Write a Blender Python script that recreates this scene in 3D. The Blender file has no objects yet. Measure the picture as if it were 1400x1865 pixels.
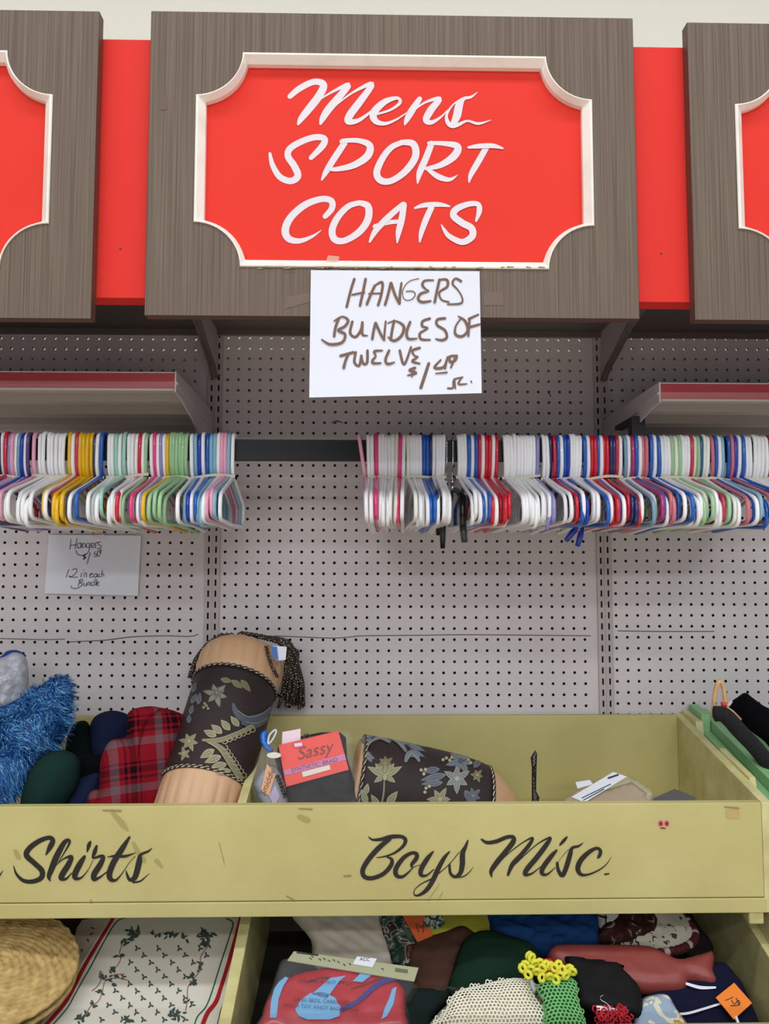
import bpy, bmesh, math, random
from mathutils import Vector, Matrix, noise
from mathutils.geometry import delaunay_2d_cdt
random.seed(7)
C = bpy.context.scene.collection
V = Vector
# ---------------------------------------------------------------- camera model
D, PSI, TH, RO, F = 1.867, .0209, .0723, .0007, 1453.4
CAM = V((0, -D, 1.5))
fw = V((math.sin(PSI)*math.cos(TH), math.cos(PSI)*math.cos(TH), math.sin(TH)))
_r = V((math.cos(PSI), -math.sin(PSI), 0)); _u = _r.cross(fw)
rt = _r*math.cos(RO)+_u*math.sin(RO); up = -_r*math.sin(RO)+_u*math.cos(RO)
def ray(px, py): return fw + rt*((px-700)/F) + up*((932.5-py)/F)
def P(px, py, Y):
    d = ray(px, py); t = (Y+D)/d.y
    return CAM + d*t
def onplane(px, py, o, n):
    d = ray(px, py); return CAM + d*((o-CAM).dot(n)/d.dot(n))
# ---------------------------------------------------------------- materials
def lin(c): return tuple(((x/255)/12.92 if x/255 <= .04045 else ((x/255+.055)/1.055)**2.4) for x in c)+(1,)
MATS = {}
def mat(name, col, rough=.5, metal=0, spec=.5, alpha=1, bump=0, bscale=200, col2=None, cscale=30, stretch=(1,1,1), coat=0, emit=None, sheen=0, thr=(.35,.65), trans=0, coords='Object'):
    if name in MATS: return MATS[name]
    m = bpy.data.materials.new(name); m.use_nodes = True; nt = m.node_tree; b = nt.nodes['Principled BSDF']
    b.inputs['Base Color'].default_value = lin(col); b.inputs['Roughness'].default_value = rough
    b.inputs['Metallic'].default_value = metal; b.inputs['Specular IOR Level'].default_value = spec
    b.inputs['Alpha'].default_value = alpha; b.inputs['Coat Weight'].default_value = coat
    b.inputs['Sheen Weight'].default_value = sheen; b.inputs['Transmission Weight'].default_value = trans
    if col2 is not None or bump:
        tc = nt.nodes.new('ShaderNodeTexCoord'); mp = nt.nodes.new('ShaderNodeMapping')
        mp.inputs['Scale'].default_value = stretch
        nt.links.new(tc.outputs[coords], mp.inputs[0])
    if col2 is not None:
        n = nt.nodes.new('ShaderNodeTexNoise'); n.inputs['Scale'].default_value = cscale; n.inputs['Detail'].default_value = 5
        nt.links.new(mp.outputs[0], n.inputs['Vector'])
        r = nt.nodes.new('ShaderNodeValToRGB'); r.color_ramp.elements[0].position = thr[0]; r.color_ramp.elements[1].position = thr[1]
        r.color_ramp.elements[0].color = lin(col); r.color_ramp.elements[1].color = lin(col2)
        nt.links.new(n.outputs['Fac'], r.inputs[0]); nt.links.new(r.outputs[0], b.inputs['Base Color'])
    if bump:
        n2 = nt.nodes.new('ShaderNodeTexNoise'); n2.inputs['Scale'].default_value = bscale; n2.inputs['Detail'].default_value = 3
        nt.links.new(mp.outputs[0], n2.inputs['Vector'])
        bp = nt.nodes.new('ShaderNodeBump'); bp.inputs['Strength'].default_value = bump; bp.inputs['Distance'].default_value = .002
        nt.links.new(n2.outputs['Fac'], bp.inputs['Height']); nt.links.new(bp.outputs[0], b.inputs['Normal'])
    MATS[name] = m; return m
def plaid_mat(name):
    m = bpy.data.materials.new(name); m.use_nodes = True; nt = m.node_tree; b = nt.nodes['Principled BSDF']
    b.inputs['Roughness'].default_value = .95; b.inputs['Specular IOR Level'].default_value = .1
    uv = nt.nodes.new('ShaderNodeUVMap'); sp = nt.nodes.new('ShaderNodeSeparateXYZ'); nt.links.new(uv.outputs[0], sp.inputs[0])
    def band(out, period, stops):
        a = nt.nodes.new('ShaderNodeMath'); a.operation = 'MULTIPLY'; a.inputs[1].default_value = 1/period; nt.links.new(out, a.inputs[0])
        f = nt.nodes.new('ShaderNodeMath'); f.operation = 'FRACT'; nt.links.new(a.outputs[0], f.inputs[0])
        r = nt.nodes.new('ShaderNodeValToRGB'); r.color_ramp.interpolation = 'CONSTANT'
        els = r.color_ramp.elements
        els[0].position = 0; els[0].color = stops[0][1]; els[1].position = stops[1][0]; els[1].color = stops[1][1]
        for p_, c_ in stops[2:]:
            e = els.new(p_); e.color = c_
        nt.links.new(f.outputs[0], r.inputs[0]); return r
    red, dk, gy = lin((128,18,32)), lin((24,8,14)), lin((106,84,90))
    st = [(0,red),(.30,gy),(.47,red),(.58,dk),(.64,red),(.70,dk),(.84,red),(.90,dk),(.94,red)]
    r1 = band(sp.outputs[0], .085, st); r2 = band(sp.outputs[1], .085, st)
    mx = nt.nodes.new('ShaderNodeMixRGB'); mx.inputs[0].default_value = .5
    nt.links.new(r1.outputs[0], mx.inputs[1]); nt.links.new(r2.outputs[0], mx.inputs[2]); nt.links.new(mx.outputs[0], b.inputs['Base Color'])
    n2 = nt.nodes.new('ShaderNodeTexNoise'); n2.inputs['Scale'].default_value = 900
    bp = nt.nodes.new('ShaderNodeBump'); bp.inputs['Strength'].default_value = .4; bp.inputs['Distance'].default_value = .001
    nt.links.new(n2.outputs['Fac'], bp.inputs['Height']); nt.links.new(bp.outputs[0], b.inputs['Normal'])
    return m
def print_mat(name, cols, scale, rough=.85):
    """multi coloured scattered print (voronoi cells)"""
    m = bpy.data.materials.new(name); m.use_nodes = True; nt = m.node_tree; b = nt.nodes['Principled BSDF']
    b.inputs['Roughness'].default_value = rough; b.inputs['Specular IOR Level'].default_value = .2
    tc = nt.nodes.new('ShaderNodeTexCoord'); n = nt.nodes.new('ShaderNodeTexNoise'); n.inputs['Scale'].default_value = scale; n.inputs['Detail'].default_value = 2.5; n.inputs['Distortion'].default_value = 1
    nt.links.new(tc.outputs['Object'], n.inputs['Vector'])
    r = nt.nodes.new('ShaderNodeValToRGB'); r.color_ramp.interpolation = 'CONSTANT'; els = r.color_ramp.elements
    els[0].position = 0; els[0].color = lin(cols[0][1]); els[1].position = cols[1][0]; els[1].color = lin(cols[1][1])
    for p_, c_ in cols[2:]:
        e = els.new(p_); e.color = lin(c_)
    nt.links.new(n.outputs['Fac'], r.inputs[0]); nt.links.new(r.outputs[0], b.inputs['Base Color']); return m

M_wall = mat('cream_wall_paint', (252,252,234), .8, bump=.1, bscale=60)
M_peg = mat('pegboard_enamel', (212,206,208), .5, spec=.35, col2=(203,196,198), cscale=4)
M_steel = mat('shelf_enamel', (184,174,174), .6, spec=.25)
M_dark = mat('charcoal_steel', (26,28,32), .5, spec=.3)
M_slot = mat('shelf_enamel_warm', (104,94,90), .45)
M_lam = mat('walnut_laminate', (122,108,94), .5, spec=.2, col2=(86,72,62), cscale=1, stretch=(330,6,3), thr=(.30,.75))
M_lamside = mat('walnut_edge', (92,62,52), .5)
M_red = mat('red_panel_paint', (226,56,44), .6, spec=.15)
M_red2 = mat('red_fascia_paint', (224,54,46), .6, spec=.15)
M_mould = mat('cream_moulding', (240,236,226), .5, col2=(222,214,200), cscale=14, thr=(.5,.8))
M_white = mat('white_lettering_paint', (222,216,222), .5)
M_black = mat('black_lettering_paint', (16,12,12), .4)
M_paper = mat('white_paper', (226,230,240), .7, spec=.2)
M_ink = mat('brown_marker_ink', (120,96,84), .7, spec=.2)
M_pen = mat('blue_black_ink', (52,58,84), .7, spec=.2)
M_yel = mat('yellow_bin_paint', (201,191,130), .5, spec=.35, bump=.25, bscale=90, col2=(190,180,117), cscale=5)
M_yel2 = mat('yellow_bin_edge', (214,208,150), .5, bump=.3, bscale=120, col2=(192,182,124), cscale=20)
M_grn = mat('green_bin_paint', (142,190,136), .5, bump=.2, bscale=80, col2=(126,176,122), cscale=6)
M_stain = mat('grime_stain', (150,128,70), .7)
M_tape = mat('clear_tape', (205,190,160), .25, alpha=.55)
M_tapeb = mat('old_brown_tape', (98,74,60), .35)
M_clear = mat('clear_plastic_film', (240,240,240), .08, alpha=.05, spec=.35)
M_chrome = mat('chrome', (215,215,220), .12, metal=1)
M_blackp = mat('black_plastic', (18,18,20), .25)
M_blackc = mat('black_cloth', (14,14,17), .95, bump=.5, bscale=400, spec=.15)
M_band = mat('rubber_band_latex', (214,204,180), .6)
M_tan = mat('tan_satin', (202,162,124), .42, spec=.5, bump=.4, bscale=30)
M_broc = mat('brocade_ground', (44,32,32), .5, bump=.5, bscale=900, spec=.35)
M_bl1 = mat('brocade_sage_thread', (132,128,96), .45, bump=.4, bscale=900)
M_bl2 = mat('brocade_silver_blue_thread', (112,122,130), .42, bump=.4, bscale=900)
M_bl3 = mat('brocade_pale_thread', (164,160,126), .45)
M_bl4 = mat('brocade_grey_shadow_thread', (78,82,92), .45)
M_bl5 = mat('brocade_olive_thread', (112,100,66), .5)
M_bead = mat('bronze_bead', (38,26,20), .35, coat=.3)
M_glint = mat('bead_glint', (214,196,160), .25, metal=.3)  # pale dots that paint specular glints onto the bronze beads

# ---------------------------------------------------------------- object helpers
def tag(o, label=None, cat=None, group=None, kind=None):
    if label: o['label'] = label
    if cat: o['category'] = cat
    if group: o['group'] = group
    if kind: o['kind'] = kind
    return o
def thing(name, loc, label, cat, group=None):
    o = bpy.data.objects.new(name, None); C.objects.link(o); o.location = loc; o.empty_display_size = .05
    o['_l'] = 1; del o['_l']
    return tag(o, label, cat, group)
class MB:
    def __init__(s): s.v=[]; s.f=[]; s.m=[]; s.uv=None
    def add(s, vs, fs, mi=0):
        b=len(s.v); s.v += [V(v) for v in vs]; s.f += [tuple(b+i for i in f) for f in fs]; s.m += [mi]*len(fs)
    def box(s, a, b, mi=0):
        x0,y0,z0=a; x1,y1,z1=b
        s.add([(x0,y0,z0),(x1,y0,z0),(x1,y1,z0),(x0,y1,z0),(x0,y0,z1),(x1,y0,z1),(x1,y1,z1),(x0,y1,z1)],
              [(0,3,2,1),(4,5,6,7),(0,1,5,4),(1,2,6,5),(2,3,7,6),(3,0,4,7)], mi)
    def prism(s, poly, ax, a, b, mi=0):
        """poly 2D extruded along axis ax from a to b. ax 0: poly=(y,z); 1:(x,z); 2:(x,y)"""
        def mk(p,c): return [(c,p[0],p[1]),(p[0],c,p[1]),(p[0],p[1],c)][ax]
        n=len(poly); vs=[mk(p,a) for p in poly]+[mk(p,b) for p in poly]
        fs=[tuple(range(n))[::-1], tuple(range(n,2*n))]+[(i,(i+1)%n,n+(i+1)%n,n+i) for i in range(n)]
        s.add(vs,fs,mi)
    def tube(s, path, r, seg=8, closed=False, caps=True, mi=0, up0=None):
        path=[V(p) for p in path]; n=len(path); rs = r if isinstance(r,(list,tuple)) else [r]*n
        vs=[]; prev=None
        for i,p in enumerate(path):
            if closed: t=(path[(i+1)%n]-path[i-1])
            else: t=(path[min(i+1,n-1)]-path[max(i-1,0)])
            if t.length<1e-9: t=V((0,0,1))
            t.normalize()
            if prev is None:
                a = up0 or (V((1,0,0)) if abs(t.x)<.9 else V((0,0,1)))
                nn=(a-t*a.dot(t)).normalized()
            else:
                nn=prev-t*prev.dot(t)
                if nn.length<1e-6: nn=t.orthogonal()
                nn.normalize()
            prev=nn; bb=t.cross(nn)
            for k in range(seg):
                an=2*math.pi*k/seg; vs.append(p+(nn*math.cos(an)+bb*math.sin(an))*rs[i])
        fs=[]
        for i in range(n if closed else n-1):
            j=(i+1)%n
            for k in range(seg):
                k2=(k+1)%seg; fs.append((i*seg+k,i*seg+k2,j*seg+k2,j*seg+k))
        if caps and not closed:
            fs.append(tuple(range(seg))[::-1]); fs.append(tuple((n-1)*seg+k for k in range(seg)))
        s.add(vs,fs,mi)
    def ball(s, c, r, mi=0, sx=1, sy=1, sz=1, n=8, m=6):
        vs=[(c[0],c[1],c[2]+r*sz)]
        for i in range(1,m):
            ph=math.pi*i/m
            for k in range(n):
                a=2*math.pi*k/n; vs.append((c[0]+r*sx*math.sin(ph)*math.cos(a),c[1]+r*sy*math.sin(ph)*math.sin(a),c[2]+r*sz*math.cos(ph)))
        vs.append((c[0],c[1],c[2]-r*sz)); L=len(vs)-1
        fs=[(0,1+k,1+(k+1)%n) for k in range(n)]
        for i in range(m-2):
            for k in range(n):
                a=1+i*n; fs.append((a+k,a+n+k,a+n+(k+1)%n,a+(k+1)%n))
        a=1+(m-2)*n; fs+=[(L,a+(k+1)%n,a+k) for k in range(n)]
        s.add(vs,fs,mi)
    def build(s, name, mats, parent=None, smooth=False, bevel=0, fixn=True, auto=None):
        me=bpy.data.meshes.new(name)
        org=V((0,0,0))
        if parent is not None: org = parent.matrix_world.translation if False else V(parent.get('_o',(0,0,0)))
        top = parent is None
        if top and s.v:
            xs=[v.x for v in s.v]; ys=[v.y for v in s.v]; zs=[v.z for v in s.v]
            org=V(((min(xs)+max(xs))/2,(min(ys)+max(ys))/2,min(zs)))
        me.from_pydata([v-org for v in s.v],[],s.f); me.update()
        if not isinstance(mats,(list,tuple)): mats=[mats]
        for m in mats: me.materials.append(m)
        for p,mi in zip(me.polygons,s.m): p.material_index=mi; p.use_smooth=smooth
        if s.uv:
            l=me.uv_layers.new(name='UVMap')
            for p in me.polygons:
                for li in p.loop_indices: l.data[li].uv=s.uv[me.loops[li].vertex_index]
        if fixn:
            bm=bmesh.new(); bm.from_mesh(me); bmesh.ops.recalc_face_normals(bm,faces=bm.faces); bm.to_mesh(me); bm.free()
        o=bpy.data.objects.new(name,me); C.objects.link(o)
        if top: o.location=org
        else: o.parent=parent
        o['_o']=tuple(org)
        if bevel:
            b=o.modifiers.new('bevel','BEVEL'); b.width=bevel; b.segments=2; b.limit_method='ANGLE'
        if smooth and auto:
            e=o.modifiers.new('es','EDGE_SPLIT'); e.split_angle=math.radians(auto)
        return o
def root(name, loc, label, cat, group=None):
    o=thing(name,loc,label,cat,group); o['_o']=tuple(loc); return o
def crom(pts, k=6, closed=False):
    """Catmull-Rom through tuples of any dimension"""
    n=len(pts); out=[]
    if n<3 and not closed:
        return [tuple(a+(b-a)*t/k for a,b in zip(pts[0],pts[-1])) for t in range(k+1)] if n==2 else list(pts)
    rng=range(n) if closed else range(n-1)
    for i in rng:
        if closed: p0,p1,p2,p3=pts[i-1],pts[i],pts[(i+1)%n],pts[(i+2)%n]
        else: p0,p1,p2,p3=pts[max(i-1,0)],pts[i],pts[i+1],pts[min(i+2,n-1)]
        for j in range(k):
            t=j/k; out.append(tuple(.5*((2*b)+(-a+c)*t+(2*a-5*b+4*c-d)*t*t+(-a+3*b-3*c+d)*t*t*t) for a,b,c,d in zip(p0,p1,p2,p3)))
    if not closed: out.append(tuple(pts[-1]))
    return out
def strokes(mb, data, fn, w0=10, mi=0, k=6, mw=1.5):
    """brush strokes (x, y[, w]) -> thin ribbons through fn(x, y, lift)"""
    for si,st in enumerate(data):
        st=[(p[0],p[1],(p[2] if len(p)>2 else w0)) for p in st]
        q=crom(st,k); lift=.0004+.00022*(si%4)
        L=[];R=[];n=len(q)
        for i,(x,y,w) in enumerate(q):
            a=q[max(i-1,0)]; b=q[min(i+1,n-1)]; dx,dy=b[0]-a[0],b[1]-a[1]; l=math.hypot(dx,dy) or 1
            w=max(w,mw)/2; L.append((x-dy/l*w,y+dx/l*w)); R.append((x+dy/l*w,y-dx/l*w))
        g=.00018/max(1,n-1)
        vs=[fn(x,y,lift+g*i_) for i_,(x,y) in enumerate(L)]+[fn(x,y,lift+g*i_) for i_,(x,y) in enumerate(R)]
        mb.add(vs,[(i,i+1,n+i+1,n+i) for i in range(n-1)],mi)
        for e,(i,j) in ((0,(0,1)),(1,(n-1,n-2))):
            x,y,w=q[i]; w=max(w,mw)/2; dx,dy=x-q[j][0],y-q[j][1]; l=math.hypot(dx,dy) or 1; a0=math.atan2(dy,dx)
            lf_=lift+(g*(n-1) if e else 0)+.00002; ring=[fn(x,y,lf_)]+[fn(x+w*.9*math.cos(a0+t*math.pi/8),y+w*.9*math.sin(a0+t*math.pi/8),lf_) for t in range(-4,5)]
            mb.add(ring,[(0,t,t+1) for t in range(1,9)],mi)
def poly(mb, pts, fn, lift=.0005, mi=0):
    mb.add([fn(x,y,lift) for x,y in pts],[tuple(range(len(pts)))],mi)
def planefn(o, n):
    n=V(n).normalized()
    def f(x,y,lift=0):
        return onplane(x,y,o,n)+n*lift
    return f
def inside(p, poly_):
    x,y=p; c=False; n=len(poly_)
    for i in range(n):
        x1,y1=poly_[i]; x2,y2=poly_[i-1]
        if (y1>y)!=(y2>y) and x<(x2-x1)*(y-y1)/(y2-y1)+x1: c=not c
    return c
def edist(p, poly_):
    x,y=p; m=1e9; n=len(poly_)
    for i in range(n):
        x1,y1=poly_[i-1]; x2,y2=poly_[i]; dx,dy=x2-x1,y2-y1; l=dx*dx+dy*dy or 1e-12
        t=max(0,min(1,((x-x1)*dx+(y-y1)*dy)/l)); m=min(m,math.hypot(x-x1-t*dx,y-y1-t*dy))
    return m
def puff(outline, o, n, T, Tb=None, R=None, s=.006, smooth_out=True, nz=0, nsc=30, ridge=None, mb=None, flat=False, mi=0, k=5):
    """inflated cushion from an outline seen from the camera, laid on plane (o,n). flat -> slab with sharp rim"""
    n=V(n).normalized(); e1=n.cross(V((0,0,1))); 
    if e1.length<.05: e1=V((1,0,0))
    e1=-e1.normalized() if e1.x<0 else e1.normalized()
    e2=n.cross(e1)
    if e2.z<0 and abs(e2.z)>.01 or (abs(e2.z)<=.01 and e2.y<0): e2=-e2
    Tb=T if Tb is None else Tb
    q=crom(outline,k,True) if smooth_out else list(outline)
    w=[onplane(x,y,o,n)-o for x,y in q]; pts=[(p.dot(e1),p.dot(e2)) for p in w]
    # resample edges to spacing s
    bd=[]
    for i in range(len(pts)):
        a=pts[i]; b=pts[(i+1)%len(pts)]; l=math.hypot(b[0]-a[0],b[1]-a[1]); m=max(1,int(l/s))
        for j in range(m): bd.append((a[0]+(b[0]-a[0])*j/m,a[1]+(b[1]-a[1])*j/m))
    xs=[p[0] for p in bd]; ys=[p[1] for p in bd]; ip=[]
    row=0; y=min(ys)+s*.5
    while y<max(ys):
        x=min(xs)+s*(.5 if row%2 else 0)
        while x<max(xs):
            if inside((x,y),bd) and edist((x,y),bd)>s*.55: ip.append((x,y))
            x+=s
        y+=s*.87; row+=1
    res=delaunay_2d_cdt([V(p) for p in bd+ip],[],[list(range(len(bd)))],1,1e-6)
    vs2=[(v.x,v.y) for v in res[0]]; fs=[tuple(f) for f in res[2]]
    if R is None: R=min(max(xs)-min(xs),max(ys)-min(ys))*.5
    mb=mb or MB(); uv=[]; top=[]; bot=[]; isb=[]
    for p in vs2:
        d=edist(p,bd); b_=d<1e-5; isb.append(b_)
        h=1 if flat else math.sqrt(max(0,1-(1-min(d/R,1))**2))
        w0=o+e1*p[0]+e2*p[1]
        extra=0
        if nz and not b_: extra=nz*noise.fractal(V((p[0]*nsc,p[1]*nsc,o.x*7)),1,2,3)*min(1,d/R*2)
        if ridge and not b_: extra+=ridge(p[0],p[1])*min(1,d/(R*.4))
        top.append(w0+n*(h*T+extra)); bot.append(w0-n*(h*Tb-extra*.5))
    N=len(vs2); base=len(mb.v)
    if flat:
        mb.add(top+bot,fs+[tuple(N+i for i in f[::-1]) for f in fs],mi)
        ec={}
        for f in fs:
            for i in range(len(f)):
                e=tuple(sorted((f[i],f[(i+1)%len(f)]))); ec[e]=ec.get(e,0)+1
        mb.f+=[(base+a,base+b,base+N+b,base+N+a) for (a,b),c in ec.items() if c==1]; mb.m+=[mi]*(len(mb.f)-len(mb.m))
        uvn=vs2+vs2
    else:
        idx=[N+i for i in range(N)]; bl=[]; c=N
        for i in range(N):
            if isb[i]: idx[i]=i
            else: idx[i]=c; bl.append(bot[i]); c+=1
        mb.add(top+bl,fs+[tuple(idx[i] for i in f[::-1]) for f in fs],mi)
        uvn=vs2+[vs2[i] for i in range(N) if not isb[i]]
    mb.uv=(mb.uv or [])+uvn
    mb.frame=(o,n,e1,e2,bd,R,T)
    return mb
def soft(name, m, outline, o, n, T, label, cat, parent=None, Tb=None, R=None, s=.006, nz=.004, nsc=30, ridge=None, group=None, **k):
    mb=puff(outline,o,n,T,Tb,R,s,nz=nz,nsc=nsc,ridge=ridge,**k)
    ob=mb.build(name,m,parent,smooth=True)
    if parent is None: tag(ob,label,cat,group)
    return ob
def text_mesh(txt, size, o, ex, ey, nrm, name, m, parent, lift=.0008, shear=0):
    cu=bpy.data.curves.new('t','FONT'); cu.body=txt; cu.size=size; cu.align_x='CENTER'; cu.align_y='CENTER'; cu.shear=shear
    ob=bpy.data.objects.new('t',cu); C.objects.link(ob)
    bpy.context.view_layer.update()
    me=bpy.data.meshes.new_from_object(ob.evaluated_get(bpy.context.evaluated_depsgraph_get()))
    mb=MB(); mb.add([o+ex*v.co.x+ey*v.co.y+nrm*lift for v in me.vertices],[tuple(p.vertices) for p in me.polygons])
    bpy.data.objects.remove(ob); bpy.data.curves.remove(cu); bpy.data.meshes.remove(me)
    return mb.build(name,m,parent,fixn=False)

# ================================================================= SETTING
mb=MB(); mb.box((-6,.05,0),(6,.15,3.6)); tag(mb.build('wall_back',M_wall),kind='structure')
M_floor=mat('store_floor_tile',(214,200,184),.5)
mb=MB(); mb.box((-6,-12,-.05),(6,.05,0)); tag(mb.build('floor',M_floor),kind='structure')

# ---------------------------------------------------------------- pegboard panels with real holes
I=.0254
UX=(-.3604,.554)              # uprights
def peg(x0,x1,z0,z1,cx,cz,name,label):
    """cx,cz = position of one hole"""
    R=.0035; N=8; T=.005; vs=[]; fs=[]; hw_f=set()
    c0=math.ceil((x0+.006-cx)/I); c1=math.floor((x1-.006-cx)/I); r0=math.ceil((z0+.006-cz)/I); r1=math.floor((z1-.006-cz)/I)
    nc=c1-c0+1; nr=r1-r0+1
    gx=[cx+(c0+i-.5)*I for i in range(nc+1)]; gz=[cz+(r0+i-.5)*I for i in range(nr+1)]
    def gi(i,j): return j*(nc+1)+i
    for j in range(nr+1):
        for i in range(nc+1): vs.append((gx[i],0,gz[j]))
    G=len(vs); 
    for j in range(nr+1):
        for i in range(nc+1): vs.append((gx[i],T,gz[j]))
    for j in range(nr):
        for i in range(nc):
            hx=cx+(c0+i)*I; hz=cz+(r0+j)*I; b=len(vs)
            for y in (0,T):
                for k in range(N):
                    a=2*math.pi*(k+.5)/N; vs.append((hx+R*math.cos(a),y,hz+R*math.sin(a)))
            cor=[gi(i+1,j+1),gi(i,j+1),gi(i,j),gi(i+1,j)]    # angles 45,135,225,315
            for q in range(4):                                   # corner q sits between ring 2q and 2q+1
                A=b+(2*q); B=b+(2*q+1); nx=b+(2*q+2)%N
                fs.append((cor[q],A,B)) if True else 0
                fs.append((cor[q],B,nx,cor[(q+1)%4]))
                A2,B2,n2=A+N,B+N,b+N+(2*q+2)%N
                fs.append((cor[q]+G,B2,A2)); fs.append((cor[q]+G,cor[(q+1)%4]+G,n2,B2))
            for k in range(N):
                k2=(k+1)%N; fs.append((b+k,b+N+k,b+N+k2,b+k2)); hw_f.add(len(fs)-1)
    m=MB(); m.add(vs,fs)
    m.m=[1 if (i in hw_f or all(q>=G and vs[q][1]==T for q in f)) else 0 for i,f in enumerate(fs)]; m.box((x0,0,0),(x1,T,z0))
    X0,X1,Z0,Z1=gx[0],gx[-1],gz[0],gz[-1]
    for a,b in (((x0,0,z0),(X0,T,z1)),((X1,0,z0),(x1,T,z1)),((X0,0,z0),(X1,T,Z0)),((X0,0,Z1),(X1,T,z1))): m.box(a,b)
    o=m.build(name,[M_peg,mat('raw_hardboard',(40,32,28),.9,spec=.1)],fixn=False); return tag(o,label,'pegboard')
ZP0,ZP1=.60,2.062
hc=P(547,1287,0); hl=P(367,1149,0); hr=P(1124,1241,0)
peg(UX[0]-.914+.018,UX[0]-.0175,1.05,ZP1,hl.x,hl.z,'pegboard_panel','grey pegboard panel left of the left slotted upright, behind the yellow hangers')
peg(UX[0]+.0175,UX[1]-.0175,1.05,ZP1,hc.x,hc.z,'pegboard_panel','grey perforated pegboard panel in the middle, between the two slotted uprights')
peg(UX[1]+.0175,UX[1]+.914-.018,1.05,ZP1,hr.x,hr.z,'pegboard_panel','grey perforated pegboard panel right of the right slotted upright')
# scratch line on the panels
mb=MB()
pk=lambda x,y,l=0:P(x,y,-.0003-l)
strokes(mb,[[(0,1163,.8),(40,1164,1),(80,1165,.8),(118,1164,.7)],[(126,1169,1.2),(190,1166,1.8),(240,1160,1.8),(300,1158,1.6),(345,1159,1.6),(360,1155,1.2)],[(500,1158,1),(600,1162,1.2),(640,1160,1),(660,1158,1.2),(760,1157,1),(860,1156,.8),(1075,1158,.8)],[(1125,1149,1),(1200,1150,1),(1300,1150,.8)],[(604,770,2),(614,767,3),(624,770,1.5)],[(998,714,2),(1003,722,2)]],pk)
tag(mb.build('scratch',mat('scratch_grime',(98,90,84),.8),fixn=False),'thin dark scratch running across the pegboard below the hangers','scratch')
# small peg fitting

def upright(x,label):
    r=root('slotted_upright',(x,0,1.05),label,'upright')
    m=MB(); z0,z1=1.05,ZP1
    hz=P(x*778+676,1050,0).z
    # columns: solid | slot | solid | slot | solid
    xs=[-.0175,-.0103,-.0062,.0062,.0103,.0175]
    zs=[z0]; z=hz-math.floor((hz-z0)/I)*I+.004
    while z+.014<z1: zs+= [z,z+.0145]; z+=I
    zs.append(z1); Y0,Y1=-.005,-.002
    for i in range(5):
        for j in range(len(zs)-1):
            if i in(1,3) and j%2==1: continue
            m.box((x+xs[i],Y0,zs[j]),(x+xs[i+1],Y1,zs[j+1]))
    m.build('slotted_face',M_steel,r)
    m=MB(); m.box((x-.0175,-.002,z0),(x-.0155,.02,z1)); m.box((x+.0155,-.002,z0),(x+.0175,.02,z1)); m.box((x-.001,-.0065,z0),(x+.001,-.002,z1)); m.build('channel_side',M_steel,r)
    m=MB(); m.box((x-.0155,.018,z0),(x+.0155,.02,z1)); m.build('channel_back',M_dark,r)
    return r
upright(UX[0],'left slotted steel upright between the pegboard panels')
upright(UX[1],'right slotted steel upright between the pegboard panels')

# ---------------------------------------------------------------- canopy shelf + brackets
YS=-.55                       # front of the signs
ZC=2.066
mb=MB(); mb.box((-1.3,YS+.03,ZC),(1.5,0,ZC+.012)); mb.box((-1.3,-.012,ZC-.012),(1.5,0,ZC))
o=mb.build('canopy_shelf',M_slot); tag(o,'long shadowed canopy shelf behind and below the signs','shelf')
def canopy_bracket(x,label,s):
    r=root('canopy_bracket',(x,0,1.95),label,'bracket','canopy brackets')
    pl=[(-.001,1.945),(-.022,1.945),(-.034,1.955),(-.06,1.968),(-.11,1.982),(-.21,2.014),(-.35,2.035),(-.50,2.045),(-.50,ZC),(-.001,ZC)]
    m=MB(); m.prism(pl,0,x-.0015,x+.0015); m.build('web',M_steel,r)
    m=MB(); low=pl[1:8]
    for (a,b) in zip(low[:-1],low[1:]):
        m.prism([a,b,(b[0],b[1]+.004),(a[0]+.001,a[1]+.004)],0,x-.008,x+.008)
    m.build('flange',mat('bracket_flange_enamel',(105,98,94),.4),r)
canopy_bracket(UX[0]+.002,'grey curved bracket holding the canopy at the left upright',1)
canopy_bracket(UX[1]+.002,'grey curved bracket holding the canopy at the right upright',-1)

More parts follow.
